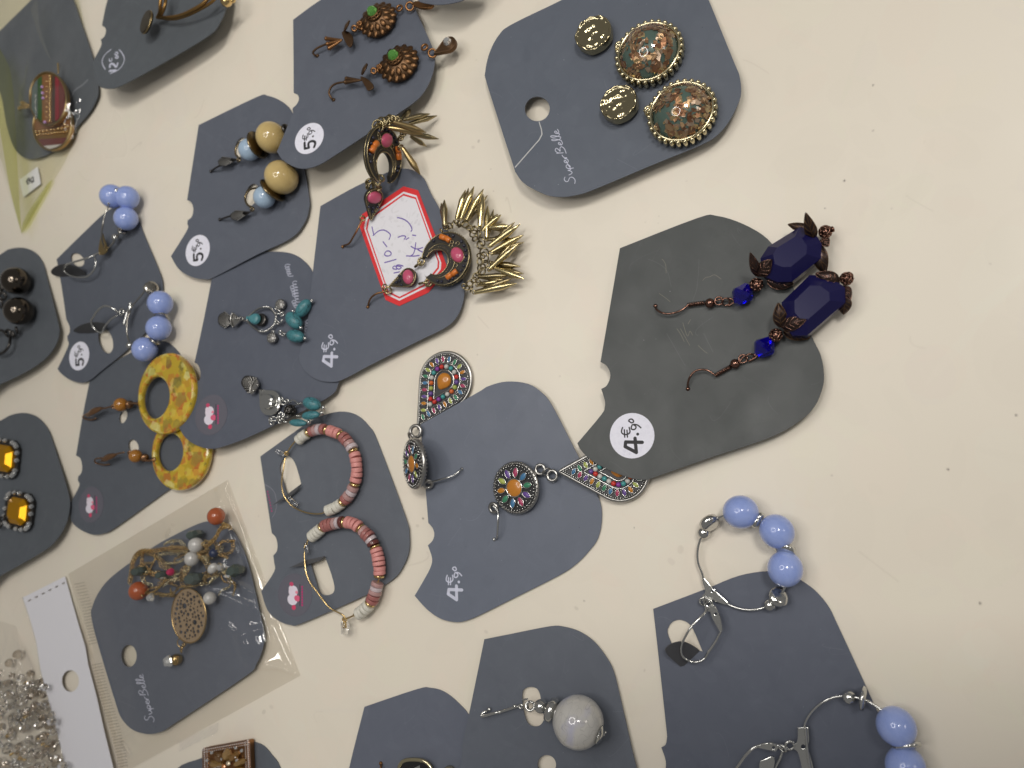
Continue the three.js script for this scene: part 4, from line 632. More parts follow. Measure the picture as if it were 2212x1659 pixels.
  part(b, 'ring', FR, ...[[850, 1480, 60, 9], [830, 1550, 55, 8], [990, 1490, 60, 9], [1060, 1420, 50, 10], [960, 1560, 60, 8], [1010, 1600, 50, 7]].map(([a, c, r, h]) => ring(at(...z1(a, c), h), V3(rr(-0.6, 0.6), 0.7, rr(-0.6, 0.6)), r / 8 * s2, 2.6 * s2, 18, 7)));
  PL = PL0;
  const e0 = at(803, 425, 5), ea = at(806, 405, 6.5).sub(e0).normalize(), eb0 = V3(0.3, -0.95, 0), eb = eb0.addScaledVector(ea, -eb0.dot(ea)).normalize(), en = new THREE.Vector3().crossVectors(ea, eb), fl = en.y < 0 ? -1 : 1;
  drop2(b, frame(e0, ea, eb.multiplyScalar(fl), en.multiplyScalar(fl)), s2);
  part(b, 'link', FR, jump(783, 472, 5, 1.8, 4, V3(0.5, 0.6, 0.4)));
  hook(b, M.bronze, [[741, 533, 0], [744, 530, 1], [754, 526, 2.4], [764, 510, 4], [774, 492, 4.6], [783, 474, 4]], 1.9, 4);
}

// --- blue bead hoops
const sky = mat([0.16, 0.235, 0.5], 0.3, 0, { clearcoat: 1, clearcoatRoughness: 0.02, specularIntensity: 0.3 }), skyPale = mat([0.36, 0.48, 0.62], 0.3, 0, { clearcoat: 1, clearcoatRoughness: 0.02, specularIntensity: 0.3 });
{
  const tex = noiseTex(256, (u, v) => { const k = fbm(u, v, 7), s = hash((u * 256) | 0, (v * 256) | 0) > 0.985 ? -30 : 0; return [132 + 28 * k + s, 152 + 24 * k + s, 212 + 14 * k + s]; });
  sky.color.set(0xffffff); sky.map = tex;
}
const beadThing = (o, nm, m, x, y, r, h, axis) => { const R = r * mm(x, y), c = at(x, y, h ?? R * 1000 + 0.3); return part(o, nm, m, egg(c, axis ?? V3(0.3, 0.9, 0.2), R, R * 0.95, 36)); };
const discBead = (o, x, y, r, th, axis, h = 3, m = M.silver) => { const R = r * mm(x, y), t = th * mm(x, y); return part(o, 'spacer_disc', m, lathe(at(x, y, h), axis, [[0, -t], [R * 0.55, -t * 1.05], [R * 0.92, -t * 0.7], [R, 0], [R * 0.92, t * 0.7], [R * 0.55, t * 1.05], [0, t]], 28)); };
{ // lower right card, upper hoop
  PL = C.c19.pl;
  const o = earring('blue bead hoop earring, its beads lying beyond the card edge, lower right', 1600, 1215, 'blue bead hoop earrings, lower right');
  for (const [x, y, r] of [[1600, 1106, 37], [1678, 1148, 37], [1696, 1229, 38]]) beadThing(o, 'blue_bead', sky, x, y, r, 5.4, dirOf([x, y], [1600, 1215]));
  discBead(o, 1533, 1130, 22, 10, V3(0.6, 0.5, 0.7), 4); discBead(o, 1634, 1126, 15, 8, V3(0.9, 0.1, 0.5), 5); discBead(o, 1641, 1118, 13, 6, V3(0.9, 0.1, 0.5), 5); discBead(o, 1695, 1187, 24, 9, V3(-0.3, 0.62, 0.9), 5); discBead(o, 1682, 1290, 22, 9, V3(0.5, 0.7, -0.5), 3.4);
  part(o, 'silver_ball', M.silver, bead(1520, 1151, 13.5, 2.6), bead(1663, 1307, 13.5, 2.4));
  part(o, 'hoop_wire', M.silver, wire([[1521, 1262, 2], [1517, 1240, 2.2], [1508, 1215, 2.4], [1507, 1190, 2.6], [1513, 1165, 2.8], [1524, 1144, 3.4], [1545, 1122, 4.2], [1570, 1112, 5], [1600, 1106, 5.4], [1640, 1122, 5.4], [1678, 1148, 5.4], [1696, 1190, 5.4], [1696, 1229, 5.4], [1696, 1266, 4.4], [1682, 1290, 3.4], [1660, 1308, 2.6], [1630, 1317, 2.2], [1600, 1315, 2.1], [1571, 1304, 2], [1545, 1282, 2]], 2.6, { seg: 140 }));
  part(o, 'connector_plate', M.silver, plate(smooth([[1516, 1253, 's'], [1521, 1249, 's'], [1534, 1264], [1541, 1274], [1549, 1280], [1560, 1290], [1572, 1301, 's'], [1568, 1307, 's'], [1552, 1302], [1536, 1296], [1526, 1300], [1516, 1298], [1517, 1288], [1523, 1280], [1520, 1265]]), 0.7, { h: 2.4, bevel: 0.12, holes: [circ(1540, 1277, 3.4)] }));
  part(o, 'ring', M.silver, jump(1521, 1299, 9, 2.2, 2.4, V3(0.3, 0.9, 0.4)), jump(1530, 1303, 9, 2.4, 3, V3(-0.2, 0.9, 0.2)));
  part(o, 'lever_back', M.silver, wire([[1529, 1312, 3.2], [1523, 1324, 4.4], [1510, 1337, 5.6], [1495, 1352, 6.5], [1482, 1372, 6.6], [1472, 1396, 5.4], [1474, 1416, 4.4], [1488, 1427, 3.6], [1506, 1430, 3.2], [1521, 1423, 3], [1530, 1410, 3], [1545, 1388, 3], [1557, 1365, 3]], 2.5, { seg: 80 }),
    plate(smooth([[1531, 1306, 's'], [1545, 1310, 's'], [1556, 1332], [1561, 1362, 's'], [1555, 1366, 's'], [1546, 1350], [1536, 1330]]), 0.8, { h: 4, bevel: 0.15, holes: [circ(1546, 1326, 2.6)] }), plate(smooth([[1522, 1308], [1530, 1296], [1540, 1306], [1547, 1318], [1535, 1322], [1524, 1318]]), 0.7, { h: 3.4, bevel: 0.15, holes: [circ(1531, 1305, 5)] }));
}
part(C.c19.o, 'bent_tab', mat([0.055, 0.056, 0.062], 0.6), (() => { PL = C.c19.pl; const lift = plane3([1500, 1412, 1], [1440, 1395, 6.4], [1470, 1438, 1.2]); return plate(smooth([[1439, 1401], [1450, 1392], [1470, 1387], [1488, 1391], [1510, 1405], [1524, 1422, 's'], [1512, 1430], [1470, 1440, 's'], [1445, 1418], [1438, 1408]]), 0.4, { h: 0, pl: lift }); })());
{ // lower right card, lower hoop, cut by the bottom edge
  PL = C.c19.pl;
  const o = earring('blue bead hoop earring cut off by the bottom edge of the picture', 1870, 1620, 'blue bead hoop earrings, lower right');
  for (const [x, y, r] of [[1936, 1569, 41], [1956, 1656, 42], [1920, 1745, 42]]) beadThing(o, 'blue_bead', sky, x, y, r, 5.6, dirOf([x, y], [1830, 1620]));
  discBead(o, 1864, 1509, 26, 6, V3(1, 0.12, 0.12), 4); discBead(o, 1960, 1611, 29, 7, V3(0.3, 0.35, 1), 5.4);
  part(o, 'silver_ball', M.silver, bead(1834, 1506, 15, 2.4));
  part(o, 'hoop_wire', M.silver, wire([[1742, 1590, 2], [1738, 1572, 2], [1742, 1556, 2.1], [1759, 1532, 2.2], [1784, 1513, 2.4], [1813, 1504, 2.6], [1840, 1505, 3], [1866, 1511, 3.8], [1895, 1527, 4.8], [1918, 1545, 5.4], [1936, 1569, 5.6], [1955, 1612, 5.6], [1956, 1656, 5.6], [1945, 1710, 5.6], [1900, 1760, 4]], 2.8, { seg: 110 }));
  part(o, 'connector_plate', M.silver, plate(smooth([[1723, 1572, 's'], [1746, 1571, 's'], [1748, 1600], [1745, 1613], [1749, 1628], [1757, 1659], [1760, 1690, 's'], [1735, 1690, 's'], [1730, 1650], [1722, 1624], [1712, 1616], [1722, 1600]]), 0.9, { h: 2.6, bevel: 0.15, holes: [circ(1735, 1613, 4.4)] }), wire([[1740, 1573, 2.7], [1742, 1600, 2.9], [1745, 1630, 2.9], [1752, 1670, 2.9]], 3));
  part(o, 'ring', M.silver, jump(1706, 1610, 9.5, 3, 3, V3(0.4, 0.9, 0.3)), jump(1690, 1616, 8.5, 2.8, 3.4, V3(-0.5, 0.7, 0.5)));
  part(o, 'lever_back', M.silver, wire([[1585, 1668, 5], [1597, 1650, 6.4], [1612, 1630, 7.2], [1627, 1616, 7.2], [1645, 1609, 6.6], [1662, 1606, 6], [1680, 1611, 4.6], [1690, 1616, 3.6]], 3, { seg: 50 }), wire([[1690, 1622, 3.4], [1686, 1636, 3], [1676, 1655, 3], [1668, 1680, 3]], 2.8), plate(smooth([[1634, 1615, 's'], [1660, 1604], [1682, 1610], [1676, 1624, 's'], [1656, 1620]]), 0.8, { h: 5, bevel: 0.15, holes: [circ(1671, 1615, 3)] }), plate(smooth([[1641, 1646], [1652, 1640], [1668, 1634], [1674, 1645], [1668, 1672, 's'], [1640, 1672, 's']]), 0.8, { h: 4.6, bevel: 0.15 }));
}

// --- white marbled bead
{
  PL = C.c17.pl;
  const o = earring('white marbled round bead earring with silver spacer and hook', 1249, 1560);
  const t = noiseTex(512, (u, v) => { const a = fbm(u, v, 4), b = Math.abs(fbm(u + 0.3, v, 6) - 0.5), cr = Math.min(Math.abs(vnoise(u, v, 14) - 0.5), Math.abs(vnoise(u + 0.2, v + 0.4, 22) - 0.5)) < 0.02 ? -16 : 0, k = 14 * (a - 0.5) + 22 * b; const blue = a > 0.52 ? (a - 0.52) * 90 : 0; return [186 + k - blue + cr, 184 + k - blue * 0.9 + cr, 180 + k + blue * 0.4 + cr]; });
  const R = 54 * mm(1249, 1560), c = at(1249, 1560, 7.2), ax = at(1303, 1585, 4).sub(at(1205, 1538, 5)).normalize();
  part(o, 'marbled_bead', mat(0xffffff, 0.3, 0, { map: t, clearcoat: 1, clearcoatRoughness: 0.02, specularIntensity: 0.3 }), egg(c, ax, R, R * 0.985, 48));
  discBead(o, 1192, 1534, 26.5, 11, ax, 4.6); part(o, 'silver_ball', M.silver, bead(1168, 1525.5, 14.5, 3.4));
  part(o, 'ring', M.silver, jump(1145, 1525, 9, 2.6, 2.6, V3(0.2, 0.9, -0.3)), wire([[1130, 1512, 3.4], [1139, 1510, 3.8]], 2), wire([[1156, 1520, 3.6], [1146, 1516, 4], [1140, 1522, 3.2], [1144, 1534, 2], [1154, 1528, 2.4]], 2.2), jump(1125, 1526, 4, 2, 2.4));
  part(o, 'ear_hook', M.silver, wire([[1056, 1533, 0.4], [1050, 1536, 1.6], [1041, 1543, 2.4], [1040, 1547, 2.6], [1052, 1545, 2.8], [1070, 1540, 2.8], [1078, 1538, 2.6], [1092, 1534, 2.6], [1110, 1528, 2.6], [1118, 1526, 2.6]], 3, { seg: 60 }), bead(1057, 1532, 4.6, 0.6), ...[[1112, 1525.5], [1079, 1538]].map((q) => bead(q[0], q[1], 4.2, 2.7, 12)));
  part(o, 'end_cap', M.silver, lathe(c.clone().addScaledVector(ax, R * 0.9).add(V3(0, 0.0015, 0)), ax, [[0, 0.0008], [20 * mm(1291, 1581), 0], [20 * mm(1291, 1581), 0.0006], [8 * mm(1291, 1581), 0.0014], [0, 0.0015]], 26), bead(1303, 1586, 4.5, 3.6, 12), bead(1307, 1582, 3.5, 3.6, 10));
}
{ // the enamel earring at the bottom edge
  PL = C.c18.pl;
  const o = earring('black enamel earring with gold rim, cut off by the bottom edge', 897, 1670), z = (a, b) => [760.3 + a / 8, 1536 + b / 8];
  const out = smooth([z(810, 1010), z(860, 890), z(940, 848), z(1060, 838), z(1200, 850), z(1290, 890), z(1360, 970), z(1400, 1100), z(1400, 1400), z(1300, 1600), z(900, 1600), z(800, 1400)]);
  part(o, 'enamel_face', mat([0.012, 0.012, 0.013], 0.08), plate(out, 1.6, { h: 2.4, bevel: 0.3 }));
  part(o, 'gold_rim', M.paleGold, tube(out.map((p) => at(p[0], p[1], 2.3)), 4.2 * mm(900, 1650), { closed: true, seg: 90 }));
  part(o, 'silver_triangle', M.silver, plate([z(1070, 984), z(1170, 938), z(1180, 1060), z(1100, 1060)], 0.1, { h: 2.5 }));
  hook(o, M.bronze, [[823, 1649, 0], [823, 1655, 1.4], [822, 1664, 2.2], [830, 1680, 2.6], [850, 1688, 2.4], [875, 1686, 2]], 2.4, 4.4);
  const q = earring('round gold earring top just showing at the bottom edge', 970, 1668);
  part(q, 'gold_disc', M.paleGold, lathe(at(970, 1671, 1.4), PL.n, [[0, -0.001], [15 * mm(970, 1668), -0.001], [15 * mm(970, 1668), 0.0006], [12 * mm(970, 1668), 0.0012], [0, 0.0008]], 32));
}

// --- pink hoops: thin discs threaded along a bent gold wire
const PK = { w: mat([0.62, 0.6, 0.53], 0.55), p: mat([0.62, 0.26, 0.24], 0.5), s: mat([0.34, 0.13, 0.12], 0.2), t: mat([0.42, 0.25, 0.24], 0.2), u: mat([0.52, 0.44, 0.46], 0.18), d: mat([0.12, 0.035, 0.03], 0.2), g: M.gold };
function stringDiscs(o, path, seq, R0, from = 0, to = 1) {
  const cv = curve(path), n = [...seq].reduce((a, c) => a + (c === 'g' ? 0.8 : c === '.' ? 1 : 1), 0); let a = 0; const L = cv.getLength() * (to - from);
  for (const ch of seq) {
    const w = ch === 'g' ? 0.8 : 1, t = from + (to - from) * (a + w / 2) / n; a += w; if (ch === '.') continue;
    const p = cv.getPointAt(t), d = cv.getTangentAt(t), h = L * w / n / 2 * 0.97, R = R0 * (ch === 'g' ? 0.88 : 'stud'.includes(ch) ? rr(0.95, 1.06) : rr(0.95, 1.02)), tl = V3(rr(-0.1, 0.1), rr(-0.06, 0.06), rr(-0.1, 0.1)), e = 0.00022;
    part(o, { w: 'white_disc', p: 'pink_disc', g: 'gold_disc' }[ch] ?? 'shell_disc', PK[ch], lathe(p.clone().add(V3(rr(-1, 1), rr(-1, 1), rr(-1, 1)).multiplyScalar(0.00008)), d.clone().add(tl), ch === 'g' ? [[0, -h], [R * 0.8, -h], [R, -h * 0.3], [R, h * 0.3], [R * 0.8, h], [0, h]] : [[0, -h], [R - e, -h], [R, -h + e], [R, h - e], [R - e, h], [0, h]], 20));
  }
}
{
  PL = C.c13.pl; seed = 77;
  const z = (a, b, h) => at(553 + a / 4, 829.5 + b / 4, h), k = mm(740, 1000);
  const o = earring('pink and white disc hoop earring, the upper one on its card', 692, 1016, 'pink disc hoop earrings');
  const pa = [[360, 490, 2.6], [440, 430, 2.8], [540, 392, 3], [640, 405, 3.2], [735, 445, 3.4], [800, 510, 3.6], [845, 590, 3.6], [866, 690, 3.6], [868, 780, 3.4], [850, 870, 3.2], [812, 950, 3], [750, 1020, 2.8], [690, 1065, 2.6], [612, 1100, 2.6]].map((q) => z(...q));
  stringDiscs(o, pa, 'wwwgstusgpppgsstugppppppgtutsgwwww', 12.2 * k);
  part(o, 'gold_wire', M.gold, tube([...pa, z(560, 1120, 2.4), z(480, 1120, 2.2), z(400, 1100, 2), z(320, 1060, 2), z(270, 1010, 2.4), z(240, 960, 2.8), z(222, 880, 3.2), z(226, 800, 3.4), z(240, 720, 3.4), z(252, 640, 3)], 1.5 * k, { seg: 160 }), tube([z(250, 612, 2.6), z(280, 575, 2.6), z(310, 530, 2.6), z(345, 492, 2.6), pa[0]], 1.6 * k), ball(z(343, 494, 2.7), 3.6 * k, 10), ball(z(596, 1107, 2.7), 3.6 * k, 10));
  part(o, 'hook_ring', M.gold, ring(z(262, 600, 2.4), V3(0.3, 0.8, 0.4), 4.2 * k, 1.6 * k, 14, 7));
  part(o, 'clear_stopper', M.clear, rod(z(175, 580, 3), z(238, 605, 3), 4.6 * k, 4.6 * k, 10));
  part(o, 'clear_stopper', M.clear, rod(z(275, 985, 3), z(350, 1045, 3), 4.4 * k, 4.4 * k, 10));
  part(C.c13.o, 'bent_tab', mat([0.06, 0.061, 0.066], 0.6), plate([[590, 1090], [650.5, 1046], [641, 1060], [622, 1076]], 0.4, { h: 2.2 }));
  part(C.c13.o, 'bent_tab', mat([0.06, 0.061, 0.066], 0.6), plate([[623, 1227], [660, 1210], [702, 1201], [690, 1212], [655, 1222]], 0.4, { h: 2.2 }));
  const q = earring('pink and white disc hoop earring, the lower one, hanging past the card', 745, 1250, 'pink disc hoop earrings');
  const pb = [[470, 1325, 2.6], [530, 1280, 2.8], [590, 1228, 3], [680, 1205, 3.2], [770, 1195, 3.4], [860, 1215, 3.6], [925, 1270, 3.6], [985, 1330, 3.6], [1025, 1400, 3.4], [1050, 1475, 3.4], [1064, 1560, 3.4], [1066, 1640, 3.2], [1062, 1680, 3.2], [1058, 1700, 3], [1046, 1740, 3], [1024, 1820, 2.8], [985, 1895, 2.6], [930, 1955, 2.6], [875, 1990, 2.6]].map((w) => z(...w));
  stringDiscs(q, pb, 'wwwwgssstudgppppgtssudgppppppg.tutssgwwww', 13 * k);
  part(q, 'gold_wire', M.gold, tube([...pb, z(856, 1996, 2.4)], 1.5 * k, { seg: 160 }), tube([z(858, 1994, 2.5), z(800, 2020, 2.4), z(760, 2034, 2.4)], 1.8 * k), tube([z(770, 2025, 2.6), z(755, 2000, 2.8), z(640, 1935, 3), z(590, 1880, 3.4), z(530, 1800, 3.6), z(470, 1720, 3.6), z(436, 1640, 3.6), z(424, 1560, 3.4), z(420, 1480, 3.2), z(428, 1400, 3), z(455, 1340, 2.6)], 1.7 * k, { seg: 90 }), ball(z(457, 1342, 2.7), 4 * k, 10), ball(z(856, 1993, 2.6), 4.6 * k, 10));
  part(q, 'hook_ring', M.gold, ring(z(764, 2036, 2.4), V3(0.1, 0.9, 0.3), 4.2 * k, 1.7 * k, 14, 7), rod(z(768, 2050, 2.4), z(768, 2105, 2), 2.4 * k, 2.4 * k, 8));
  part(q, 'clear_stopper', M.clear, rod(z(770, 2055, 2.2), z(771, 2158, 2.2), 8.6 * k, 8.6 * k, 16));
  part(q, 'clear_stopper', M.clear, rod(z(430, 1370, 3), z(440, 1460, 3), 4.4 * k, 4.4 * k, 10));
}

// --- turquoise fan earrings
const turq = mat(0xffffff, 0.4), shellMetal = mat([0.36, 0.35, 0.33], 0.34, 1);
turq.map = noiseTex(256, (u, v) => { const a = fbm(u, v, 4), vein = Math.abs(vnoise(u, v, 7) - 0.5) < 0.035 || Math.abs(vnoise(u + 0.4, v, 11) - 0.5) < 0.02; const k = 30 * (a - 0.5); return vein ? [40, 70, 76] : [70 + k, 128 + k, 136 + k]; });
function fanStud(o, base, tipL, tipR, far, h0, h1, n = 13) {         // a ribbed fan: wedge ribs between two rim points and the far edge
  const B = at(base[0], base[1], h0), g = [];
  for (let i = 0; i < n; i++) {
    const t = i / (n - 1), q = [(1 - t) ** 2 * tipL[0] + 2 * t * (1 - t) * far[0] + t * t * tipR[0], (1 - t) ** 2 * tipL[1] + 2 * t * (1 - t) * far[1] + t * t * tipR[1]], E = at(q[0], q[1], h1);
    const s = B.clone().lerp(E, 0.42); g.push(rod(s, E, 0.7 * mm(base[0], base[1]), 1.15 * mm(base[0], base[1]), 6));
  }
  part(o, 'ribbed_fan', shellMetal, g);
  part(o, 'fan_back', M.gun, plate(smooth([[base[0], base[1], 's'], [tipL[0], tipL[1], 's'], [(tipL[0] + far[0]) / 2, (tipL[1] + far[1]) / 2], [(tipR[0] + far[0]) / 2, (tipR[1] + far[1]) / 2], [tipR[0], tipR[1], 's']]), 0.4, { h: h0 - 0.6 }));
}
function oval(o, nm, m, x, y, ra, rb, ang, h, rc) { const k = mm(x, y), c = at(x, y, h), d = at(x + Math.cos(ang), y + Math.sin(ang), h).sub(c).normalize(), e = new THREE.Vector3().crossVectors(PL.n, d); return part(o, nm, m, new THREE.SphereGeometry(1, 24, 16).scale(ra * k, (rc ?? rb) * k, rb * k).applyMatrix4(basis(d, PL.n, e.negate(), c))); }
{
  PL = C.c9.pl; seed = 41;
  const z = (a, b) => [414.7 + a / 8, 622.1 + b / 8], k = mm(570, 690);
  const o = earring('turquoise fan earring with a silver drop frame, upper of the pair', 560, 690, 'turquoise fan earrings');
  fanStud(o, z(760, 550), z(560, 690), z(560, 410), z(360, 550), 2.2, 3.4);
  part(o, 'stud_base', M.oldSilver, tube([z(700, 430), z(672, 500), z(668, 560), z(680, 620), z(700, 670)].map((p) => at(...p, 3.2)), 1.6 * k), plate(smooth([z(700, 440), z(760, 470), z(830, 540), z(790, 610), z(700, 660)]), 0.7, { h: 2.8 }));
  part(o, 'link', M.oldSilver, jump(...z(850, 530), 4, 1.4, 2.6), jump(...z(770, 520), 3.4, 1.3, 3), jump(...z(920, 540), 4, 1.4, 2));
  const fr = [z(950, 545), z(1030, 450), z(1130, 370), z(1240, 335), z(1340, 340), z(1410, 400), z(1450, 480), z(1450, 560), z(1420, 640), z(1350, 710), z(1260, 755), z(1180, 750), z(1070, 680), z(990, 610)].map((p) => at(...p, 2));
  part(o, 'drop_frame', M.oldSilver, tube(fr, 2.2 * k, { closed: true, seg: 80 }));
  const rope = []; const rc = curve(fr.slice(3, 12)); for (let i = 0; i < 18; i++) { const p = rc.getPointAt(i / 17), d = rc.getTangentAt(i / 17); rope.push(egg(p.clone().addScaledVector(PL.n, 0.0003), d.clone().addScaledVector(new THREE.Vector3().crossVectors(PL.n, d), 0.7), 1.7 * k, 4.2 * k, 8)); } part(o, 'rope_edge', M.silver, rope);
  part(o, 'turquoise_drop', turq, (() => { const c = at(...z(1110, 540), 2.6), a = at(...z(1300, 550), 2.2).sub(c).normalize(), f = frame(c, a, new THREE.Vector3().crossVectors(PL.n, a), PL.n); return slab(f, tearLoop(12 * k, 22 * k, 0, 40).map((q) => [q[0], q[1]]), -0.0008, 0.0018, [], 0.0012); })());
  part(o, 'dark_setting', M.gun, (() => { const c = at(...z(1190, 550), 1.8); return lathe(c, PL.n, [[0, -0.0006], [14 * k, -0.0006], [14 * k, 0.0002], [11 * k, 0.0006], [0, 0.0004]], 24); })());
  for (const [a, b] of [[1530, 285], [1385, 865]]) { const c = at(...z(a, b), 2); part(o, 'patterned_disc', M.oldSilver, lathe(c, PL.n, [[0, -0.0008], [11.5 * k, -0.0008], [11.5 * k, 0.0004], [10 * k, 0.0008], [0, 0.001]], 24), circ(0, 0, 7, 7, 0, 7).map((q) => ring(at(z(a, b)[0] + q[0] * 0.8, z(a, b)[1] + q[1], 3), PL.n, 2.6 * k, 0.9 * k, 10, 6))); }
  part(o, 'link', M.silver, ...[[1460, 345], [1500, 420], [1560, 450], [1550, 570], [1480, 600], [1400, 770], [1530, 770], [1580, 800], [1760, 430]].map((q) => jump(...z(...q), 4, 1.6, 2.4, V3(rr(-0.6, 0.6), 0.8, rr(-0.6, 0.6)))));
  oval(o, 'turquoise_bead', turq, ...z(1925, 350), 22, 13.5, -0.95, 3.4); oval(o, 'turquoise_bead', turq, ...z(1760, 560), 23, 15, 0.85, 4.4); oval(o, 'turquoise_bead', turq, ...z(1790, 830), 22, 13.5, 0.25, 3.2);
  part(o, 'silver_ball', M.silver, ...[[2070, 225], [1882, 690], [1952, 870]].map((q) => bead(...z(...q), 4.4, 3.6, 12)));
  const y = (a, b) => [483.8 + a / 8, 760.3 + b / 8], p = earring('turquoise fan earring with a polished silver drop, lower of the pair', 590, 870, 'turquoise fan earrings');
  fanStud(p, y(545, 640), y(400, 705), y(560, 440), y(190, 380), 2.2, 3.2);
  part(p, 'stud_base', M.oldSilver, tube([y(548, 455), y(500, 530), y(468, 590), y(446, 700)].map((q) => at(...q, 3.1)), 1.6 * k), plate(smooth([y(545, 470), y(590, 540), y(560, 640), y(500, 720), y(450, 700)]), 0.7, { h: 2.8 }), bead(...y(585, 570), 3.4, 3.4, 10), bead(...y(515, 668), 3.4, 3.2, 10));
  part(p, 'silver_drop', M.silver, (() => { const c = at(...y(800, 880), 2), a = at(...y(900, 1000), 2).sub(c).normalize(), f = frame(c, a, new THREE.Vector3().crossVectors(PL.n, a), PL.n); return [slab(f, tearLoop(27 * k, 44 * k, 0, 50).map((q) => [q[0], q[1]]), -0.001, 0.0005, [], 0.0007), slab(frame(f.P(-2 * k, 0, 0), f.a, f.b, f.n), tearLoop(16 * k, 27 * k, 0, 50).map((q) => [q[0], q[1]]), 0, 0.0022, [], 0.0011)]; })());
  part(p, 'link', M.silver, ...[[1010, 810], [1030, 880], [1090, 850], [985, 1080], [1010, 1135], [940, 1120], [870, 1160], [800, 1165], [820, 1220], [960, 1200], [1130, 1090], [1080, 1090]].map((q) => jump(...y(...q), 4.4, 1.7, rr(1.6, 3), V3(rr(-0.7, 0.7), 0.8, rr(-0.7, 0.7)))), tube([y(1140, 870), y(1180, 830), y(1260, 870), y(1290, 890), y(1190, 930)].map((q) => at(...q, 2.6)), 1.5 * k), tube([y(1060, 990), y(1050, 960), y(1110, 930)].map((q) => at(...q, 2.6)), 1.5 * k));
  part(p, 'openwork_bead', M.gun, filigreeBall(at(...y(1140, 1010), 3), 12 * k));
  part(p, 'coil', M.silver, ...[[1280, 893, 1340, 886], [1260, 1105, 1325, 1112], [1040, 1205, 1100, 1210]].map((q) => coil(at(...y(q[0], q[1]), 3), at(...y(q[2], q[3]), 3), 1.8 * k, 0.8 * k, 4)));
  oval(p, 'turquoise_bead', turq, ...y(1520, 895), 22, 13.5, 0.35, 3.6); oval(p, 'turquoise_bead', turq, ...y(1500, 1095), 22, 9.5, -0.12, 3.6); oval(p, 'turquoise_bead', turq, ...y(1280, 1225), 22, 8, 0.05, 3.2);
  part(p, 'silver_ball', M.silver, ...[[1718, 962], [1692, 1055], [1465, 1213]].map((q) => bead(...y(...q), 4.6, 3.4, 12)));
}

// --- yellow patterned rings
{
  PL = C.c12.pl; seed = 19;
  const N = 512, cv = canvasOf(N, N), x = cv.getContext('2d'); x.fillStyle = 'rgb(186,158,38)'; x.fillRect(0, 0, N, N);
  const cols = ['206,186,62', '196,110,46', '178,80,40', '112,104,44', '212,206,110', '220,180,60', '150,130,50', '222,216,150'];
  for (let i = 0; i < 700; i++) { x.fillStyle = `rgba(${cols[Math.floor(rnd() * 8)]},${rr(0.25, 0.7)})`; const a = rnd() * N, b = rnd() * N, r = rr(6, 24), w = rnd() * 6; x.save(); x.translate(a, b); x.rotate(w); x.beginPath(); for (let j = 0; j < 5; j++) { const v = j / 5 * 6.283; x.ellipse(Math.cos(v) * r * 0.5, Math.sin(v) * r * 0.5, r * 0.5, r * 0.28, v, 0, 7); } x.fill(); x.restore(); }
  const t = texOf(cv); t.wrapS = t.wrapT = THREE.RepeatWrapping; t.repeat.set(15, 15);
  const resinY = mat(0xffffff, 0.18, 0, { map: t, clearcoat: 0.8, clearcoatRoughness: 0.05 });
  const amberBead = mat([0.36, 0.15, 0.02], 0.14, 0, { clearcoat: 0.5 }), rose = mat([0.36, 0.2, 0.11], 0.3, 1);
  const build = (label, c, hole, R, h, cl, tilt) => {
    const o = earring(label, c[0], c[1], 'yellow patterned ring earrings'), k = mm(...c), fr = frameOf(PL), o0 = at(c[0], c[1], h), n = PL.n.clone().addScaledVector(fr.u, tilt).normalize(), a = fr.u.clone().addScaledVector(n, -fr.u.dot(n)).normalize(), f = frame(o0, a, new THREE.Vector3().crossVectors(n, a), n);
    const hp = at(hole[0], hole[1], h).sub(o0), hx = hp.dot(a), hy = hp.dot(f.b);
    part(o, 'patterned_ring', resinY, slab(f, circ(0, 0, R * k, R * k, 0, 64), -0.0022, 0.0008, [circ(hx, hy, hole[2] * k, hole[2] * k, 0, 48)], 0.001));
    part(o, 'amber_bead', amberBead, bead(cl.bead[0], cl.bead[1], cl.r, 4.4));
    part(o, 'link', rose, wire(cl.link, 2.4), jump(cl.link[0][0], cl.link[0][1], 4, 1.6, 3.4), jump(...cl.mid, 4, 1.8, 4.2, V3(0.4, 0.8, 0.3)));
    part(o, 'ear_hook', rose, wire(cl.hook, 1.7, { seg: 50 }), leaf(at(...cl.leaf[0]), at(...cl.leaf[1]), 13 * k, V3(0, 1, 0), 0.12));
    part(o, 'bead_cup', rose, lathe(at(cl.bead[0] + cl.cup[0], cl.bead[1] + cl.cup[1], 3.6), V3(0.7, 0.3, 0.2), [[0, -0.001], [0.0012, -0.001], [0.0018, 0], [0.0012, 0.001], [0, 0.001]], 16));
    return o;
  };
  build('yellow floral ring earring, the lower one, half under its neighbour', [390, 976], [367, 977, 39.5], 82, 2.6, { bead: [293, 985], r: 14, link: [[332, 993, 3], [320, 995, 3.4], [308, 992, 4]], mid: [281, 979], hook: [[236, 1003, 1.4], [224, 1004, 1.2], [206, 999, 1.2], [205, 993, 3], [212, 990, 4.4], [224, 989, 4.6], [245, 982, 4.8], [268, 977, 5]], leaf: [[250, 981, 5], [216, 997, 3.6]], cup: [20, 4] }, 0);
  build('yellow floral ring earring, the upper one, lying on top', [359, 850], [335, 859, 44], 86, 5.6, { bead: [261, 874], r: 14.5, link: [[300, 872, 4], [288, 871, 4.4], [276, 872, 4.6]], mid: [246, 878], hook: [[207, 904, 1.4], [196, 907, 1.2], [179, 902, 1.2], [182, 897, 3], [190, 893, 4.4], [205, 886, 4.8], [225, 882, 5], [242, 878, 5]], leaf: [[220, 880, 5], [185, 900, 3.6]], cup: [19, 0] }, -0.06);
}

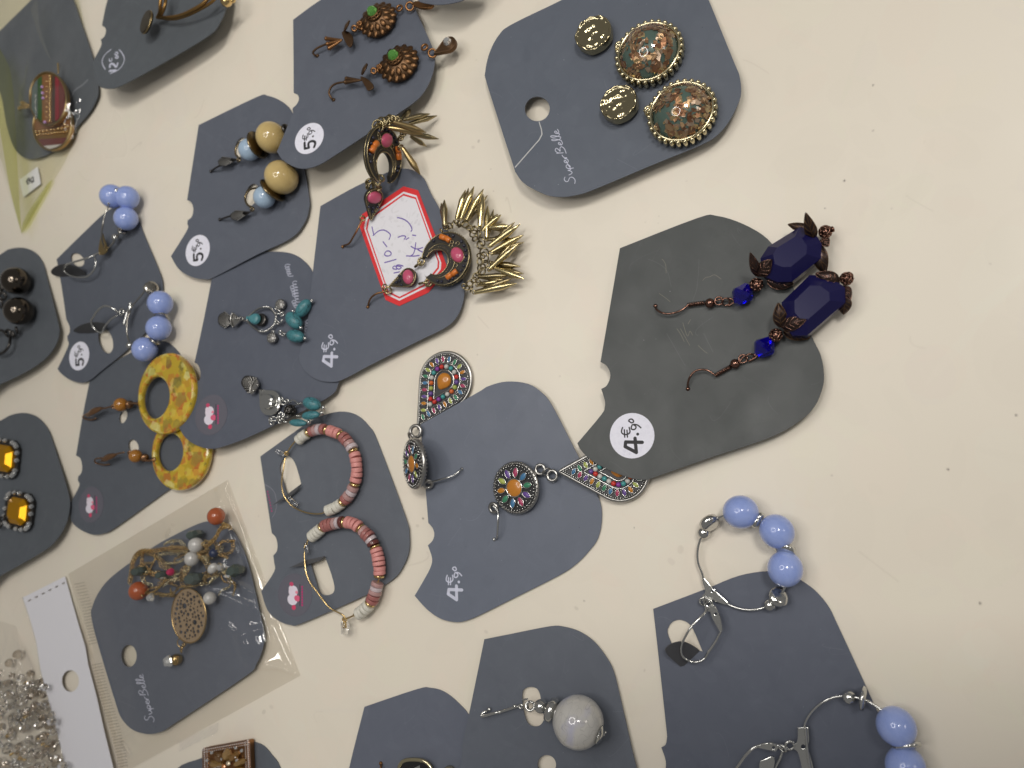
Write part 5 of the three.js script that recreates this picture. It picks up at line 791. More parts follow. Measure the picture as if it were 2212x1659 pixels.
// --- blue bead hoops on the left
const slim = mat([0.42, 0.4, 0.36], 0.22, 1);
function leverLoop(o, pts, r) { part(o, 'lever_back', M.silver, wire(pts, r, { seg: 60 })); }
{
  PL = C.c7.pl;
  const o = earring('blue bead hoop earring standing on edge, top of the far left card', 240, 470, 'blue bead hoop earrings, far left');
  for (const [x, y, h] of [[242, 424, 9], [275, 427, 6], [272, 472, 5.4]]) beadThing(o, 'blue_bead', sky, x, y, 24.5, h);
  part(o, 'hoop_wire', slim, wire([[258, 424, 8], [242, 425, 9], [233, 448, 11], [226, 468, 11.5], [221, 492, 11], [220, 515, 8], [224, 530, 5], [228, 538, 3.4], [240, 530, 3], [250, 516, 3.2], [260, 500, 4], [266, 488, 5], [272, 472, 5.4], [276, 448, 6], [275, 427, 6]], 1.7, { seg: 90 }));
  discBead(o, 264, 499, 10, 3, V3(0.6, 0.3, -0.6), 3.4, slim); discBead(o, 275, 449, 12, 4, V3(0.2, 0.3, 1), 5, slim);
  part(o, 'silver_ball', M.silver, bead(249, 513, 7.5, 3.2), bead(252, 413, 6, 10), bead(236, 438, 4, 11));
  part(o, 'connector_plate', M.oldGold, plate(smooth([[219, 505], [224, 515], [231, 538], [222, 550], [212, 545]]), 0.6, { h: 4, bevel: 0.1 }));
  leverLoop(o, [[213, 547, 4], [200, 553, 6], [188, 558, 7], [160, 566, 8], [142, 574, 7], [138, 584, 5], [150, 594, 4], [170, 599, 3.6], [188, 597, 3.6], [202, 585, 4], [207, 570, 4.2], [205, 556, 4.4]], 2.2);
  part(C.c7.o, 'bent_tab', mat([0.05, 0.051, 0.055], 0.6), (() => { const l = plane3([180, 592, 2], [112, 584, 4.5], [150, 570, 7]); return plate(smooth([[110, 585], [122, 575], [145, 571], [175, 582], [186, 594, 's'], [165, 600], [135, 599], [115, 594]]), 0.4, { h: 0, pl: l }); })());
  const q = earring('blue bead hoop earring lying flat beside the 5.90 sticker, far left card', 320, 690, 'blue bead hoop earrings, far left');
  for (const [x, y, h] of [[346, 655, 6], [342.5, 709, 5.6], [312.5, 755, 5.4]]) beadThing(q, 'blue_bead', sky, x, y, 26, h);
  part(q, 'hoop_wire', slim, wire([[317, 624, 3.4], [303, 641, 3.4], [287, 660, 3.6], [278, 682, 3.6], [274, 705, 3.6], [276, 728, 3.6], [284, 747, 3.8], [297, 757, 4.6], [312, 755, 5.4], [332, 735, 5.4], [343, 709, 5.6], [348, 682, 5.8], [346, 655, 6], [336, 634, 5], [320, 624, 3.6]], 1.7, { closed: true, seg: 100 }));
  discBead(q, 327, 622, 15, 5, V3(0.8, 0.4, -0.2), 4, slim); discBead(q, 347, 682, 14, 3.6, V3(0.1, 0.5, 1), 5.6, slim); discBead(q, 334, 738, 13, 4, V3(-0.6, 0.3, 1), 5.4, slim); discBead(q, 341, 690, 8, 4, V3(0.1, 0.2, 1), 5.6, slim);
  part(q, 'silver_ball', M.silver, bead(317, 622, 8.5, 3.4), bead(281, 746, 8, 3.4));
  part(q, 'connector_plate', M.silver, wire([[282, 656, 3.8], [280, 668, 4], [276, 672, 4], [271, 690, 4], [268, 700, 4]], 3.4), jump(263, 674, 6, 2.6, 3.6));
  leverLoop(q, [[258, 680, 4], [252, 672, 6], [240, 664, 7.4], [226, 661, 8], [212, 670, 8], [202, 684, 7], [197, 696, 5.6], [206, 712, 4], [220, 718, 3.4], [226, 706, 3.6], [240, 690, 4], [252, 682, 4]], 2.2);
  part(C.c7.o, 'bent_tab', mat([0.05, 0.051, 0.055], 0.6), (() => { const l = plane3([225, 716, 2], [160, 714, 4], [195, 698, 7]); return plate(smooth([[159, 713], [175, 703], [198, 697], [220, 698], [232, 705, 's'], [222, 716], [190, 720], [165, 718]]), 0.4, { h: 0, pl: l }); })());
}

// --- cream bead earrings
{
  PL = C.c6.pl; seed = 3;
  const t = noiseTex(256, (u, v) => { const k = 26 * (fbm(u, v, 4) - 0.5) + 20 * (v - 0.5) * Math.sin(u * 6.28); return [196 + k, 172 + k, 116 + k * 0.8]; }), cream = mat(0xffffff, 0.3, 0, { map: t, clearcoat: 1, clearcoatRoughness: 0.02, specularIntensity: 0.3 }), brownDisc = mat([0.22, 0.17, 0.1], 0.25, 1);
  const build = (label, c, r, bl, disc, loop, fan, hk) => {
    const o = earring(label, c[0], c[1], 'cream bead earrings'), R = r * mm(...c), ax = at(c[0], c[1], 6).sub(at(bl[0], bl[1], 5)).normalize();
    part(o, 'cream_bead', cream, egg(at(c[0], c[1], 6), ax, R, R * 0.93, 40));
    beadThing(o, 'pale_blue_bead', skyPale, bl[0], bl[1], 23, 4.6);
    discBead(o, disc[0], disc[1], disc[2], 4, ax, 5.4, brownDisc); discBead(o, c[0] + (c[0] - bl[0]) * 0.68, c[1] + (c[1] - bl[1]) * 0.68, 12, 4, ax, 5.6, M.gun);
    part(o, 'link', brownDisc, wire(loop, 2.2, { seg: 40 }), jump(loop[loop.length - 1][0], loop[loop.length - 1][1] + 3, 4, 1.8, 3));
    fanStud(o, fan[0], fan[1], fan[2], fan[3], 3.4, 4.2, 9);
    hook(o, M.gun, hk, 2, 3.6);
  };
  build('cream bead earring partly covered by the bronze earring card', [586, 297], 33, [539, 323], [557, 313, 30], [[536, 308, 4], [522, 306, 4], [511, 318, 4], [509, 332, 4], [516, 342, 3.6]], [[514, 343], [480, 339], [486, 358], [462, 356]], [[456, 370, 0.4], [464, 364, 2], [478, 357, 3.4], [496, 352, 3.6]]);
  build('cream bead earring, the lower one of the pair', [608, 383], 36, [571, 426], [589, 411, 31], [[560, 405, 4], [540, 410, 4], [530, 424, 4], [533, 440, 4], [545, 449, 3.4]], [[542, 457], [508, 455], [512, 476], [488, 470]], [[475, 474, 0.4], [484, 471, 2], [500, 466, 3.2], [522, 460, 3.6]]);
}

// --- bronze earrings with a green stone
const greenGem = mat([0.17, 0.5, 0.1], 0.12, 0.7, { clearcoat: 0.6, clearcoatRoughness: 0.02 }), crystal = mat([0.74, 0.74, 0.73], 0.08, 0.8), amber = mat([0.66, 0.32, 0.01], 0.3, 0.8);
const rosy = mat([0.14, 0.075, 0.036], 0.38, 1);
const brilliant = (c, n, R, H, seg = 8) => facet(lathe(c, n, [[R, 0], [R * 0.97, H * 0.25], [R * 0.72, H * 0.8], [R * 0.5, H], [0, H]], seg));
function rosette(o, c, n, R, k) {
  const x = side(n), z = new THREE.Vector3().crossVectors(x, n), P = (r, w, h) => c.clone().addScaledVector(x, Math.cos(w) * r).addScaledVector(z, Math.sin(w) * r).addScaledVector(n, h), D = (w, t) => x.clone().multiplyScalar(Math.cos(w)).addScaledVector(z, Math.sin(w)).addScaledVector(n, t);
  part(o, 'rosette_plate', M.darkBronze, lathe(c, n, [[0, -0.001], [R * 0.95, -0.001], [R * 0.95, 0.0006], [R * 0.6, 0.0024], [R * 0.34, 0.0034], [0, 0.0036]], 28));
  for (const [m, r, len, wd, h, t] of [[15, 0.84, 0.24, 0.16, 0.0006, -0.25], [12, 0.62, 0.24, 0.16, 0.0019, -0.4]]) for (let i = 0; i < m; i++) { const w = (i + (m === 12 ? 0.5 : 0)) / m * 2 * Math.PI; part(o, 'petal', rosy, egg(P(R * r, w, h), D(w, t), [R * wd, R * 0.1], R * len, 12), egg(P(R * (r - 0.05), w, h + 0.0005), D(w, t), [R * 0.04, R * 0.05], R * len * 0.7, 8)); }
  part(o, 'gem_collar', rosy, ring(P(0, 0, 0.0036), n, R * 0.36, R * 0.09, 24), ring(P(0, 0, 0.0046), n, R * 0.31, R * 0.06, 24), Array.from({ length: 12 }, (_, i) => ball(P(R * 0.36, i / 12 * 6.283, 0.0043), R * 0.06, 8)));
  part(o, 'green_stone', greenGem, brilliant(P(0, 0, 0.0042), n, R * 0.31, 0.0022, 9));
  return P;
}
{
  PL = C.c3.pl;
  const build = (label, c, R, q) => {
    const o = earring(label, c[0], c[1], 'bronze green stone earrings'), k = mm(...c);
    rosette(o, at(c[0], c[1], 2.2), PL.n.clone().add(V3(0.05, 0, -0.03)).normalize(), R * k, k);
    part(o, 'small_flower', M.bronze, filigreeBall(at(...q.fl, 2.4), 10 * k), ...[0, 1, 2, 3, 4].map((i) => ball(at(q.fl[0] + Math.cos(i * 1.257) * 8, q.fl[1] + Math.sin(i * 1.257) * 8, 2.8), 4 * k, 10)));
    part(o, 'link', M.bronze, jump(...q.ln, 5, 2.4, 2.6, V3(0.4, 0.8, 0.3)), jump(...q.r1, 6.5, 2.4, 2), jump(...q.r2, 8, 2.4, 2, V3(0.4, 0.9, 0.3)));
    part(o, 'clip_disc', M.darkBronze, lathe(at(...q.disc, 5), V3(-0.5, 0.7, -0.3), [[0, -0.0003], [13 * k, -0.0003], [13 * k, 0.0003], [0, 0.0008]], 24));
    part(o, 'clip_tab', M.darkBronze, plate(smooth(q.tab), 0.6, { h: 3.6, bevel: 0.1 }));
    part(o, 'hook_flower', q.dark ? M.darkBronze : M.bronze, ...q.cone.map((w) => { const a = at(...q.c0, 3.4), b = at(...w, 3.2); return [rod(a, b, 2 * k, 4.6 * k, 12), ball(b, 5 * k, 10)]; }));
    hook(o, M.darkBronze, q.hook, 2.2, 4.2);
    return [o, k];
  };
  const z = (a, b) => [656.6 + a / 8, b / 8];
  const [o1, k1] = build('bronze green-stone earring, the upper one, touching the top edge', [817, 44], 41, { fl: z(985, 440), ln: z(870, 490), r1: z(1650, 140), r2: z(1830, 110), disc: z(740, 450), tab: [z(650, 560), z(760, 540), z(840, 640), z(830, 760), z(780, 810), z(720, 740)], c0: z(660, 690), cone: [z(390, 670), z(410, 760), z(440, 830)], hook: [[686, 121, 0], [681, 120, 1], [676, 114, 2], [684, 105, 2.6], [698, 98, 2.8], [705, 95, 3]] });
  part(o1, 'drop_end', M.bronze, plate(smooth([[889, 8, 's'], [897, 2], [915, 3], [936, 9, 's'], [928, 16], [910, 17], [897, 13]]), 1.2, { h: 2.4, bevel: 0.2 }));
  const [o2, k2] = build('bronze green-stone earring with a clear stone drop, the lower one', [862, 138], 43, { fl: z(1330, 1185), ln: z(1205, 1225), r1: [917, 102], r2: [934, 115], disc: z(1045, 1195), tab: [z(970, 1330), z(1060, 1340), z(1180, 1440), z(1190, 1520), z(1100, 1560), z(1060, 1500)], c0: z(990, 1385), cone: [z(740, 1360), z(720, 1420)], dark: true, hook: [[721, 216, 0], [717, 213, 1], [711, 202, 2], [714, 190, 2.6], [723, 182, 3], [738, 178, 3.2], [748, 177, 3.2]] });
  const f0 = at(970, 97, 2), fa = at(985, 87, 2).sub(f0).normalize();
  const f = frame(f0, fa, new THREE.Vector3().crossVectors(PL.n, fa), PL.n);
  part(o2, 'drop_end', M.darkBronze, slab(f, tearLoop(17 * k2, 36 * k2, 0, 40).map((q) => [q[0], q[1]]), -0.001, 0.0006, [], 0.0003), tube(loopPts(f, tearLoop(15.5 * k2, 34 * k2, 0, 40), 0.0006), 1.4 * k2, { closed: true, seg: 50, rs: 6 }));
  part(o2, 'clear_stone', crystal, brilliant(at(967, 91, 2.6), PL.n, 9.5 * k2, 0.0016, 9));
}

// --- coin and strap earring, top left
{
  PL = C.c2.pl;
  const o = earring('bronze coin earring with long flat straps, top left card', 317, 48), k = mm(330, 40);
  const n = V3(-0.32, 0.9, -0.1).normalize();
  part(o, 'coin', M.darkGold, lathe(at(317, 48, 6), n, [[0, -0.0009], [22 * k, -0.0009], [24 * k, -0.0004], [24 * k, 0.0005], [22.5 * k, 0.0009], [0, 0.0009]], 40));
  part(o, 'coin_rim', M.oldGold, ring(at(317, 48, 6), n, 23.6 * k, 1.4 * k, 44));
  const strap = mat([0.34, 0.2, 0.07], 0.38, 1);
  part(o, 'strap', strap, ...[[[340, 38, 3], [345, 26, 5], [346, 10, 7], [348, -10, 8], [352, -30, 8]], [[343, 38, 3], [350, 28, 4.6], [356, 12, 6], [359, -12, 6]]].map((p) => wire(p, 3.4, { seg: 30 })));
  part(o, 'strap', strap, wire([[342, 36, 3], [362, 38, 4], [390, 33, 5], [415, 22, 6], [438, 8, 6.6], [458, -12, 7]], 3.4, { seg: 40 }), wire([[345, 39, 3], [375, 41, 3], [405, 33, 4], [432, 20, 5], [455, 6, 6], [470, -8, 6.6]], 3, { seg: 40 }));
  part(o, 'gold_ball', M.gold, bead(489, 2, 12, 4), bead(503, 0, 6, 3, 12));
}

// --- dark metallic balls at the left edge
{
  PL = C.c8.pl;
  const build = (label, x, y, rings) => {
    const o = earring(label, x, y, 'dark metallic ball earrings'), R = 29 * mm(x, y);
    part(o, 'metallic_ball', M.hematite, egg(at(x, y, 6.2), V3(1, 0.2, -0.3), R, R * 0.94, 40));
    part(o, 'ring', M.gun, ...rings.map(([a, b, r, w]) => jump(a, b, r, w, 3, V3(rr(-0.5, 0.5), 0.8, rr(-0.5, 0.5)))));
    return o;
  };
  build('dark metallic ball earring at the left edge, upper of two', 35, 607, [[2, 622, 8, 2.4], [6, 640, 7, 2.6], [0, 655, 9, 2.6], [-8, 630, 10, 3]]);
  const o = build('dark metallic ball earring at the left edge, lower of two', 41, 672, [[36, 713, 6, 2.6], [28, 722, 6, 2.6], [18, 720, 7, 3]]);
  part(o, 'hoop_wire', M.gun, wire([[22, 730, 3], [20, 745, 4], [12, 757, 4], [0, 764, 3.6], [-14, 760, 3]], 3), wire([[14, 722, 3.4], [4, 714, 4], [-10, 716, 4], [-20, 730, 3]], 3));
}

// --- amber square stones ringed with clear stones
{
  PL = C.c11.pl;
  const build = (label, x, y, s, rot) => {
    const o = earring(label, x, y, 'amber square stone earrings'), k = mm(x, y), sx = 0.72, A = (a, b) => [x + (a * Math.cos(rot) - b * Math.sin(rot)) * sx, y + a * Math.sin(rot) + b * Math.cos(rot)];
    const oct = (m) => [[-m, -m * 0.6], [-m * 0.6, -m], [m * 0.6, -m], [m, -m * 0.6], [m, m * 0.6], [m * 0.6, m], [-m * 0.6, m], [-m, m * 0.6]].map((q) => A(...q));
    part(o, 'setting', M.gun, plate(oct(s * 1.45), 1.6, { h: 1.8, bevel: 0.2 }));
    part(o, 'amber_stone', amber, facet(gem(oct(s), [[1.6, 1], [2.6, 0.98], [4.2, 0.62]], 2)));
    const per = smooth(oct(s * 1.27), 6), N = 20; for (let i = 0; i < N; i++) { const q = per[Math.floor(i / N * per.length)]; part(o, 'clear_stone', crystal, facet(ball(at(q[0], q[1], 2.4), 5.2 * k, 7))); }
    return [o, k];
  };
  build('amber square stone earring at the left edge, upper of two', 8, 990, 29, 0.12);
  const [o] = build('amber square stone earring at the left edge, lower of two, brightly lit facet', 39, 1104, 29, 0.16);
  part(o, 'ring', M.gun, jump(12, 1118, 6, 2, 3), jump(4, 1122, 6, 2, 3), jump(-2, 1132, 8, 2.4, 3));
}

// --- striped oval earrings in the yellowish bag
{
  PL = C.c1.pl; seed = 29;
  const goldM = mat([0.4, 0.24, 0.08], 0.34, 0.9), red = mat([0.22, 0.02, 0.03], 0.4), maroon = mat([0.13, 0.035, 0.03], 0.4), green = mat([0.03, 0.085, 0.02], 0.4), grey = mat([0.1, 0.13, 0.12], 0.25), brown = mat([0.26, 0.12, 0.045], 0.45, 0.3), violet = mat([0.42, 0.26, 0.5], 0.2);
  const strip = (cx, cy, rx, ry, a, b) => { const top = [], bot = []; for (let i = 0; i <= 8; i++) { const t = a + (b - a) * i / 8, w = Math.sqrt(Math.max(0, 1 - t * t)) * 0.93; top.push([cx + t * rx, cy - ry * w]); bot.unshift([cx + t * rx, cy + ry * w]); } return [...top, ...bot]; };
  const u = earring('striped oval gilt earring, the lower one, partly hidden, in the yellowish bag', 113, 270, 'striped oval earrings'), k = mm(110, 250);
  part(u, 'oval_plate', goldM, plate(circ(113, 270, 42, 55, 0.1, 40), 1.6, { h: 2.4, bevel: 0.4 })); part(u, 'oval_rim', M.oldGold, tube(circ(113, 270, 41, 54, 0.1, 40).map((p) => at(p[0], p[1], 2.5)), 2 * k, { closed: true, seg: 60 }));
  const band = (y0, y1) => [[113 - 38 * Math.sqrt(Math.max(0, 1 - ((y0 - 270) / 53) ** 2)), y0], [113 + 40 * Math.sqrt(Math.max(0, 1 - ((y0 - 270) / 53) ** 2)), y0 - 4], [113 + 40 * Math.sqrt(Math.max(0, 1 - ((y1 - 270) / 53) ** 2)), y1 - 4], [113 - 38 * Math.sqrt(Math.max(0, 1 - ((y1 - 270) / 53) ** 2)), y1]];
  part(u, 'stripe', maroon, plate(band(301, 315), 0.4, { h: 2.9 })); part(u, 'stripe', mat([0.5, 0.48, 0.44], 0.3), plate(band(315, 322), 0.3, { h: 2.8 })); part(u, 'stripe', brown, plate(band(262, 282), 0.4, { h: 2.8 }));
  part(u, 'beaded_row', M.gold, ...Array.from({ length: 11 }, (_, i) => ball(at(80 + i * 6.4, 291 - i * 0.7, 3), 2.4 * k, 8)), ...Array.from({ length: 9 }, (_, i) => ball(at(78 + i * 8, 285 - i * 1.2, 3), 3 * k, 8)), ...Array.from({ length: 6 }, (_, i) => ball(at(112 + i * 7, 248 + i * 5, 3), 3 * k, 8)));
  const o = earring('striped oval gilt earring with green and red bands, uppermost in the yellowish bag', 104, 212, 'striped oval earrings');
  part(o, 'oval_plate', goldM, plate(circ(104, 213, 40, 58, -0.06, 44), 2, { h: 5.4, bevel: 0.5 })); part(o, 'oval_rim', M.oldGold, tube(circ(104, 213, 39.4, 57, -0.06, 44).map((p) => at(p[0], p[1], 5.5)), 2.2 * k, { closed: true, seg: 70 }));
  for (const [m, a, b] of [[grey, -0.93, -0.6], [green, -0.58, -0.36], [brown, -0.34, 0.18], [mat([0.05, 0.03, 0.02], 0.5), 0.2, 0.36], [red, 0.38, 0.58], [maroon, 0.6, 0.9]]) part(o, 'stripe', m, plate(strip(104, 213, 39, 56, a, b), 0.5, { h: 5.9, bevel: 0.1 }));
  part(o, 'beaded_row', M.gold, ...Array.from({ length: 17 }, (_, i) => ball(at(108 + (i % 2) * 1.2, 164 + i * 6, 6.2), 2.6 * k, 8)), ...Array.from({ length: 8 }, (_, i) => ball(at(101, 176 + i * 11, 6.1), 2 * k, 8)));
  part(o, 'beaded_row', M.silver, ...Array.from({ length: 10 }, (_, i) => ball(at(77.5, 206 + i * 5.4, 6.1), 1.9 * k, 8)));
  for (const [a, b] of [[91, 188], [92, 201], [93, 212], [97, 264]]) part(o, 'violet_stone', violet, bead(a, b, 3.2, 6.2, 10));
  part(o, 'stud', M.gold, leaf(at(64, 228, 5), at(46, 222, 4), 9 * k, V3(0, 1, 0)), leaf(at(64, 232, 5), at(42, 240, 3), 8 * k, V3(0, 1, 0)), rod(at(125, 136, 4), at(126, 158, 4), 1.6 * k));
}

// --- square stone earring at the bottom edge
{
  PL = C.c20.pl; seed = 8;
  const o = earring('square earring set with brown glass petals and a rim of tiny clear stones, bottom edge', 490, 1650), k = mm(490, 1640), z = (a, b) => [414.7 + a / 16, 1555.2 + b / 16];
  const S = [z(375, 990), z(1985, 700), z(2040, 2230), z(420, 2500)], mix = (u, v) => [0, 1].map((i) => S[0][i] * (1 - u) * (1 - v) + S[1][i] * u * (1 - v) + S[2][i] * u * v + S[3][i] * (1 - u) * v);
  part(o, 'setting', M.bronze, plate(rounded(S.map((p) => [...p, 6])), 2.6, { h: 3, bevel: 0.3 }));
  part(o, 'rim_wire', mat([0.4, 0.25, 0.18], 0.3, 1), tube(rounded(S.map((p) => [...p, 6]), 4).map((p) => at(p[0], p[1], 3)), 1.6 * k, { closed: true, seg: 90 }));
  const grains = []; for (let i = 0; i < 22; i++) for (const w of [0.035, 0.09]) { const t = (i + (w > 0.05 ? 0.5 : 0)) / 22; for (const q of [mix(t, w), mix(1 - w, t), mix(w, t)]) grains.push(facet(ball(at(q[0], q[1], 3.2), (w > 0.05 ? 1.7 : 2.2) * k, 6))); }
  kindOf(part(o, 'tiny_stones', mat([0.72, 0.64, 0.6], 0.12, 0.6), grains), 'stuff');
  const br = [[0.17, 0.085, 0.02], [0.22, 0.13, 0.04], [0.12, 0.06, 0.02], [0.26, 0.16, 0.06]].map((c) => mat(c, 0.1, 0, { clearcoat: 0.8 }));
  const c0 = mix(0.53, 0.52);
  for (let i = 0; i < 10; i++) { const w = i / 10 * 6.283 + 0.25, R = 27, p = [c0[0] + Math.cos(w) * R, c0[1] + Math.sin(w) * R], e = []; for (let j = 0; j < 8; j++) { const v = j / 8 * 6.283, a = Math.cos(v) * 15, b = Math.sin(v) * 8.5; e.push([p[0] + a * Math.cos(w) - b * Math.sin(w), p[1] + a * Math.sin(w) + b * Math.cos(w)]); } part(o, 'brown_petal', br[i % 4], facet(gem(e, [[3, 0.9], [3.8, 0.95], [5.2, 0.55]], 3.6))); }
  for (const q of [z(690, 1130), z(530, 1390), z(1010, 1360), z(1520, 960), z(1720, 1060), z(820, 1640), z(1560, 1390)]) part(o, 'clear_stone', crystal, facet(ball(at(q[0], q[1], 4.4), 4 * k, 7)));
  part(o, 'middle_stone', mat([0.5, 0.42, 0.3], 0.06, 0.3, { clearcoat: 1 }), facet(ball(at(...z(1260, 1500), 5), 5.4 * k, 8)));
  part(o, 'middle_stone', mat([0.5, 0.2, 0.06], 0.06, 0.2, { clearcoat: 1 }), facet(ball(at(...z(1110, 1610), 4.8), 5.4 * k, 8)));
}

// --- chain earrings in the clear bag
const film = (tint, more = {}) => mat(tint, 0.05, 0, { transmission: 1, thickness: 0, ior: 1.5, ...more });
{
  PL = C.c14.pl; seed = 61;
  const z = (a, b) => [241.9 + a / 8, 1071.4 + b / 8], k = mm(400, 1240), goldC = mat([0.5, 0.35, 0.16], 0.26, 1), orange = mat([0.36, 0.085, 0.03], 0.22, 0, { clearcoat: 0.4 }), pearl = mat([0.46, 0.45, 0.43], 0.2, 0, { clearcoat: 0.7 }), jade = mat([0.06, 0.078, 0.07], 0.2), navy = mat([0.02, 0.03, 0.07], 0.2), pinkG = mat([0.4, 0.03, 0.09], 0.1);
  const chain = (pts, step, R, r, m = goldC) => { const cv = curve(pts.map((p) => at(...p))), n = Math.floor(cv.getLength() / (step * k)), g = []; for (let i = 0; i < n; i++) { const t = (i + 0.5) / n, d = cv.getTangentAt(t), s = new THREE.Vector3().crossVectors(d, PL.n).normalize(), up = new THREE.Vector3().crossVectors(s, d), nn = i % 2 ? s.clone().addScaledVector(up, 0.5) : up.clone().addScaledVector(s, 0.5); g.push(ring(cv.getPointAt(t), nn, R * k, r * k, 12, 6)); } return g; };
  const o = earring('gold filigree oval earring on a heap of chain inside the clear bag', 408, 1330, 'chain earrings in the bag');
  const c0 = at(408, 1330, 3.4), fr = frameOf(PL), holes = [];
  for (let i = 0; i < 900 && holes.length < 88; i++) { const a = rr(-1, 1), b = rr(-1, 1), r = rnd() < 0.12 ? rr(4, 5.5) : rr(1.7, 3.4), X = a * 36, Y = b * 57; if ((X / (36 - r - 3)) ** 2 + (Y / (57 - r - 3)) ** 2 > 1) continue; if (holes.every((h) => Math.hypot(h[0] - X, h[1] - Y) > h[2] + r + 0.9)) holes.push([X, Y, r]); }
  part(o, 'filigree_oval', mat([0.36, 0.26, 0.16], 0.4, 0.35), plate(circ(408, 1330, 37, 59, -0.05, 48), 0.5, { h: 4, holes: holes.map((h) => circ(408 + h[0], 1330 + h[1], h[2], h[2] * 1.25, 0, 10)) }));
  part(o, 'oval_rim', goldC, tube(circ(408, 1330, 37, 59, -0.05, 48).map((p) => at(p[0], p[1], 4)), 1.5 * k, { closed: true, seg: 70 }));
  part(o, 'link', goldC, ring(at(393, 1388, 3.6), PL.n.clone().add(V3(0.3, 0, 0)), 10 * k, 1 * k, 24), ...[[397, 1393], [393, 1400], [391, 1406]].map((q) => jump(...q, 4, 1.5, 3.4, V3(rr(-0.6, 0.6), 0.8, rr(-0.6, 0.6)))));
  part(o, 'clear_stone', crystal, brilliant(at(368, 1427, 3.6), PL.n.clone().add(V3(-0.5, 0, 0.2)).normalize(), 13.5 * k, 0.0026, 9)); part(o, 'gold_cup', goldC, lathe(at(382, 1425, 2.6), V3(1, 0.3, 0), [[0, -0.0014], [11 * k, -0.0014], [12 * k, 0.0004], [8 * k, 0.0014], [0, 0.0015]], 20));
  const H = (p, q) => [...z(p, q)];
  for (const pts of [[[300, 1500, 3], [330, 1300, 3], [350, 1150, 3.4], [410, 1020, 3.6], [520, 940, 4], [720, 935, 4], [900, 905, 4], [1100, 880, 4.4], [1290, 900, 5]], [[1960, 510, 7], [1860, 560, 7], [1790, 690, 7], [1700, 790, 7], [1590, 880, 7]], [[2040, 540, 6], [1970, 500, 7], [1900, 470, 7]]]) part(o, 'curb_chain', goldC, chain(pts.map((p) => [...H(p[0], p[1]), p[2]]), 4.4, 3.4, 0.9), chain(pts.map((p) => [H(p[0], p[1])[0] + 2.5, H(p[0], p[1])[1] + 3.5, p[2]]), 4.4, 3.3, 0.9));
  const e = earring('tangled fine gold chain earring with orange, pearl and green beads in the clear bag', 430, 1220, 'chain earrings in the bag');
  const loose = []; for (let i = 0; i < 40; i++) { const p = []; let a = rr(700, 2050), b = rr(900, 1650), w = rnd() * 6; for (let j = 0; j < 6; j++) { p.push([...z(a, b), rr(2.4, 6.4)]); w += rr(-0.9, 0.9); a += Math.cos(w) * 150; b += Math.sin(w) * 110; a = Math.min(2120, Math.max(520, a)); b = Math.min(1720, Math.max(780, b)); } part(e, 'fine_chain', i % 3 ? (i % 2 ? goldC : M.paleGold) : M.oldGold, chain(p, 5, 3.2, 0.8)); }
  for (let i = 0; i < 4; i++) part(e, 'fine_chain', goldC, chain([[...z(420 + i * 60, 1250), 3], [...z(560 + i * 50, 1180 + i * 60), 4], [...z(660 + i * 60, 1290 + i * 40), 4], [...z(780 + i * 80, 1400 + i * 40), 4], [...z(960 + i * 60, 1500 + i * 20), 4]], 4, 2.8, 0.75));
  for (const [a, b, r, h] of [[1800, 350, 18.5, 5], [455, 1640, 19.5, 4.4]]) part(e, 'orange_bead', orange, bead(...z(a, b), r, h, 32));
  for (const [a, b, r, h] of [[1450, 850, 16, 6], [1380, 1085, 15.5, 6.2]]) part(e, 'pearl', pearl, bead(...z(a, b), r, h, 28));
  oval(e, 'pearl', pearl, ...z(1740, 1250), 13, 9.5, -0.9, 7); part(e, 'pearl', pearl, bead(453, 1292, 13.5, 5, 28));
  for (const [a, b, r] of [[1420, 1430, 15], [2130, 1290, 13], [480, 1300, 11], [1430, 670, 11], [880, 1360, 9]]) { const q = z(a, b), w = rr(0, 1.5); part(e, 'green_bead', jade, facet(gem(circ(q[0], q[1], r, r * 1.15, w, 6), [[2, 0.75], [4, 1], [6, 1], [7.6, 0.7]], 5))); }
  part(e, 'dark_blue_bead', navy, bead(...z(1760, 985), 10, 6)); part(e, 'pink_stone', pinkG, brilliant(at(...z(1030, 1310), 6), PL.n, 8.5 * k, 0.002, 8));
  for (const [a, b, r] of [[690, 1660 + 90, 10], [900, 1380, 8], [1900, 1230, 9]]) part(e, 'clear_stone', crystal, brilliant(at(...z(a, b), 5), PL.n, r * k, 0.002, 8));

  // the bag itself: a thin, wrinkled clear film over card and earrings
  PL = TABLE; seed = 90;
  const bag = thing('plastic_bag', 'clear plastic bag with a white punched header strip, holding a rounded grey card', 'plastic bag', at(380, 1340, 0, TABLE));
  const Q = [[147, 1240], [492.5, 1036], [649, 1459], [255, 1680]];
  const W = [[[449, 1270], [454, 1263], [476, 1257], [501, 1258], [524, 1267], [556, 1286], [572, 1312]], [[451, 1274], [476, 1284], [514, 1300], [539, 1317], [556, 1332]], [[473, 1357], [481, 1350], [495, 1354], [510, 1373], [516, 1394], [524, 1422], [537, 1436]], [[560, 1358], [533, 1368], [516, 1372]], [[520, 1376], [526, 1390], [534, 1410], [541, 1426]], [[392, 1600], [418, 1592], [440, 1570], [462, 1590]], [[455, 1572], [470, 1588]], [[357, 1130], [372, 1140], [366, 1160]], [[470, 1060], [500, 1130], [520, 1190]], [[560, 1300], [575, 1345], [585, 1385]], [[590, 1350], [620, 1420], [640, 1455]], [[560, 1440], [600, 1440], [645, 1458]], [[290, 1590], [270, 1600], [285, 1625]]];
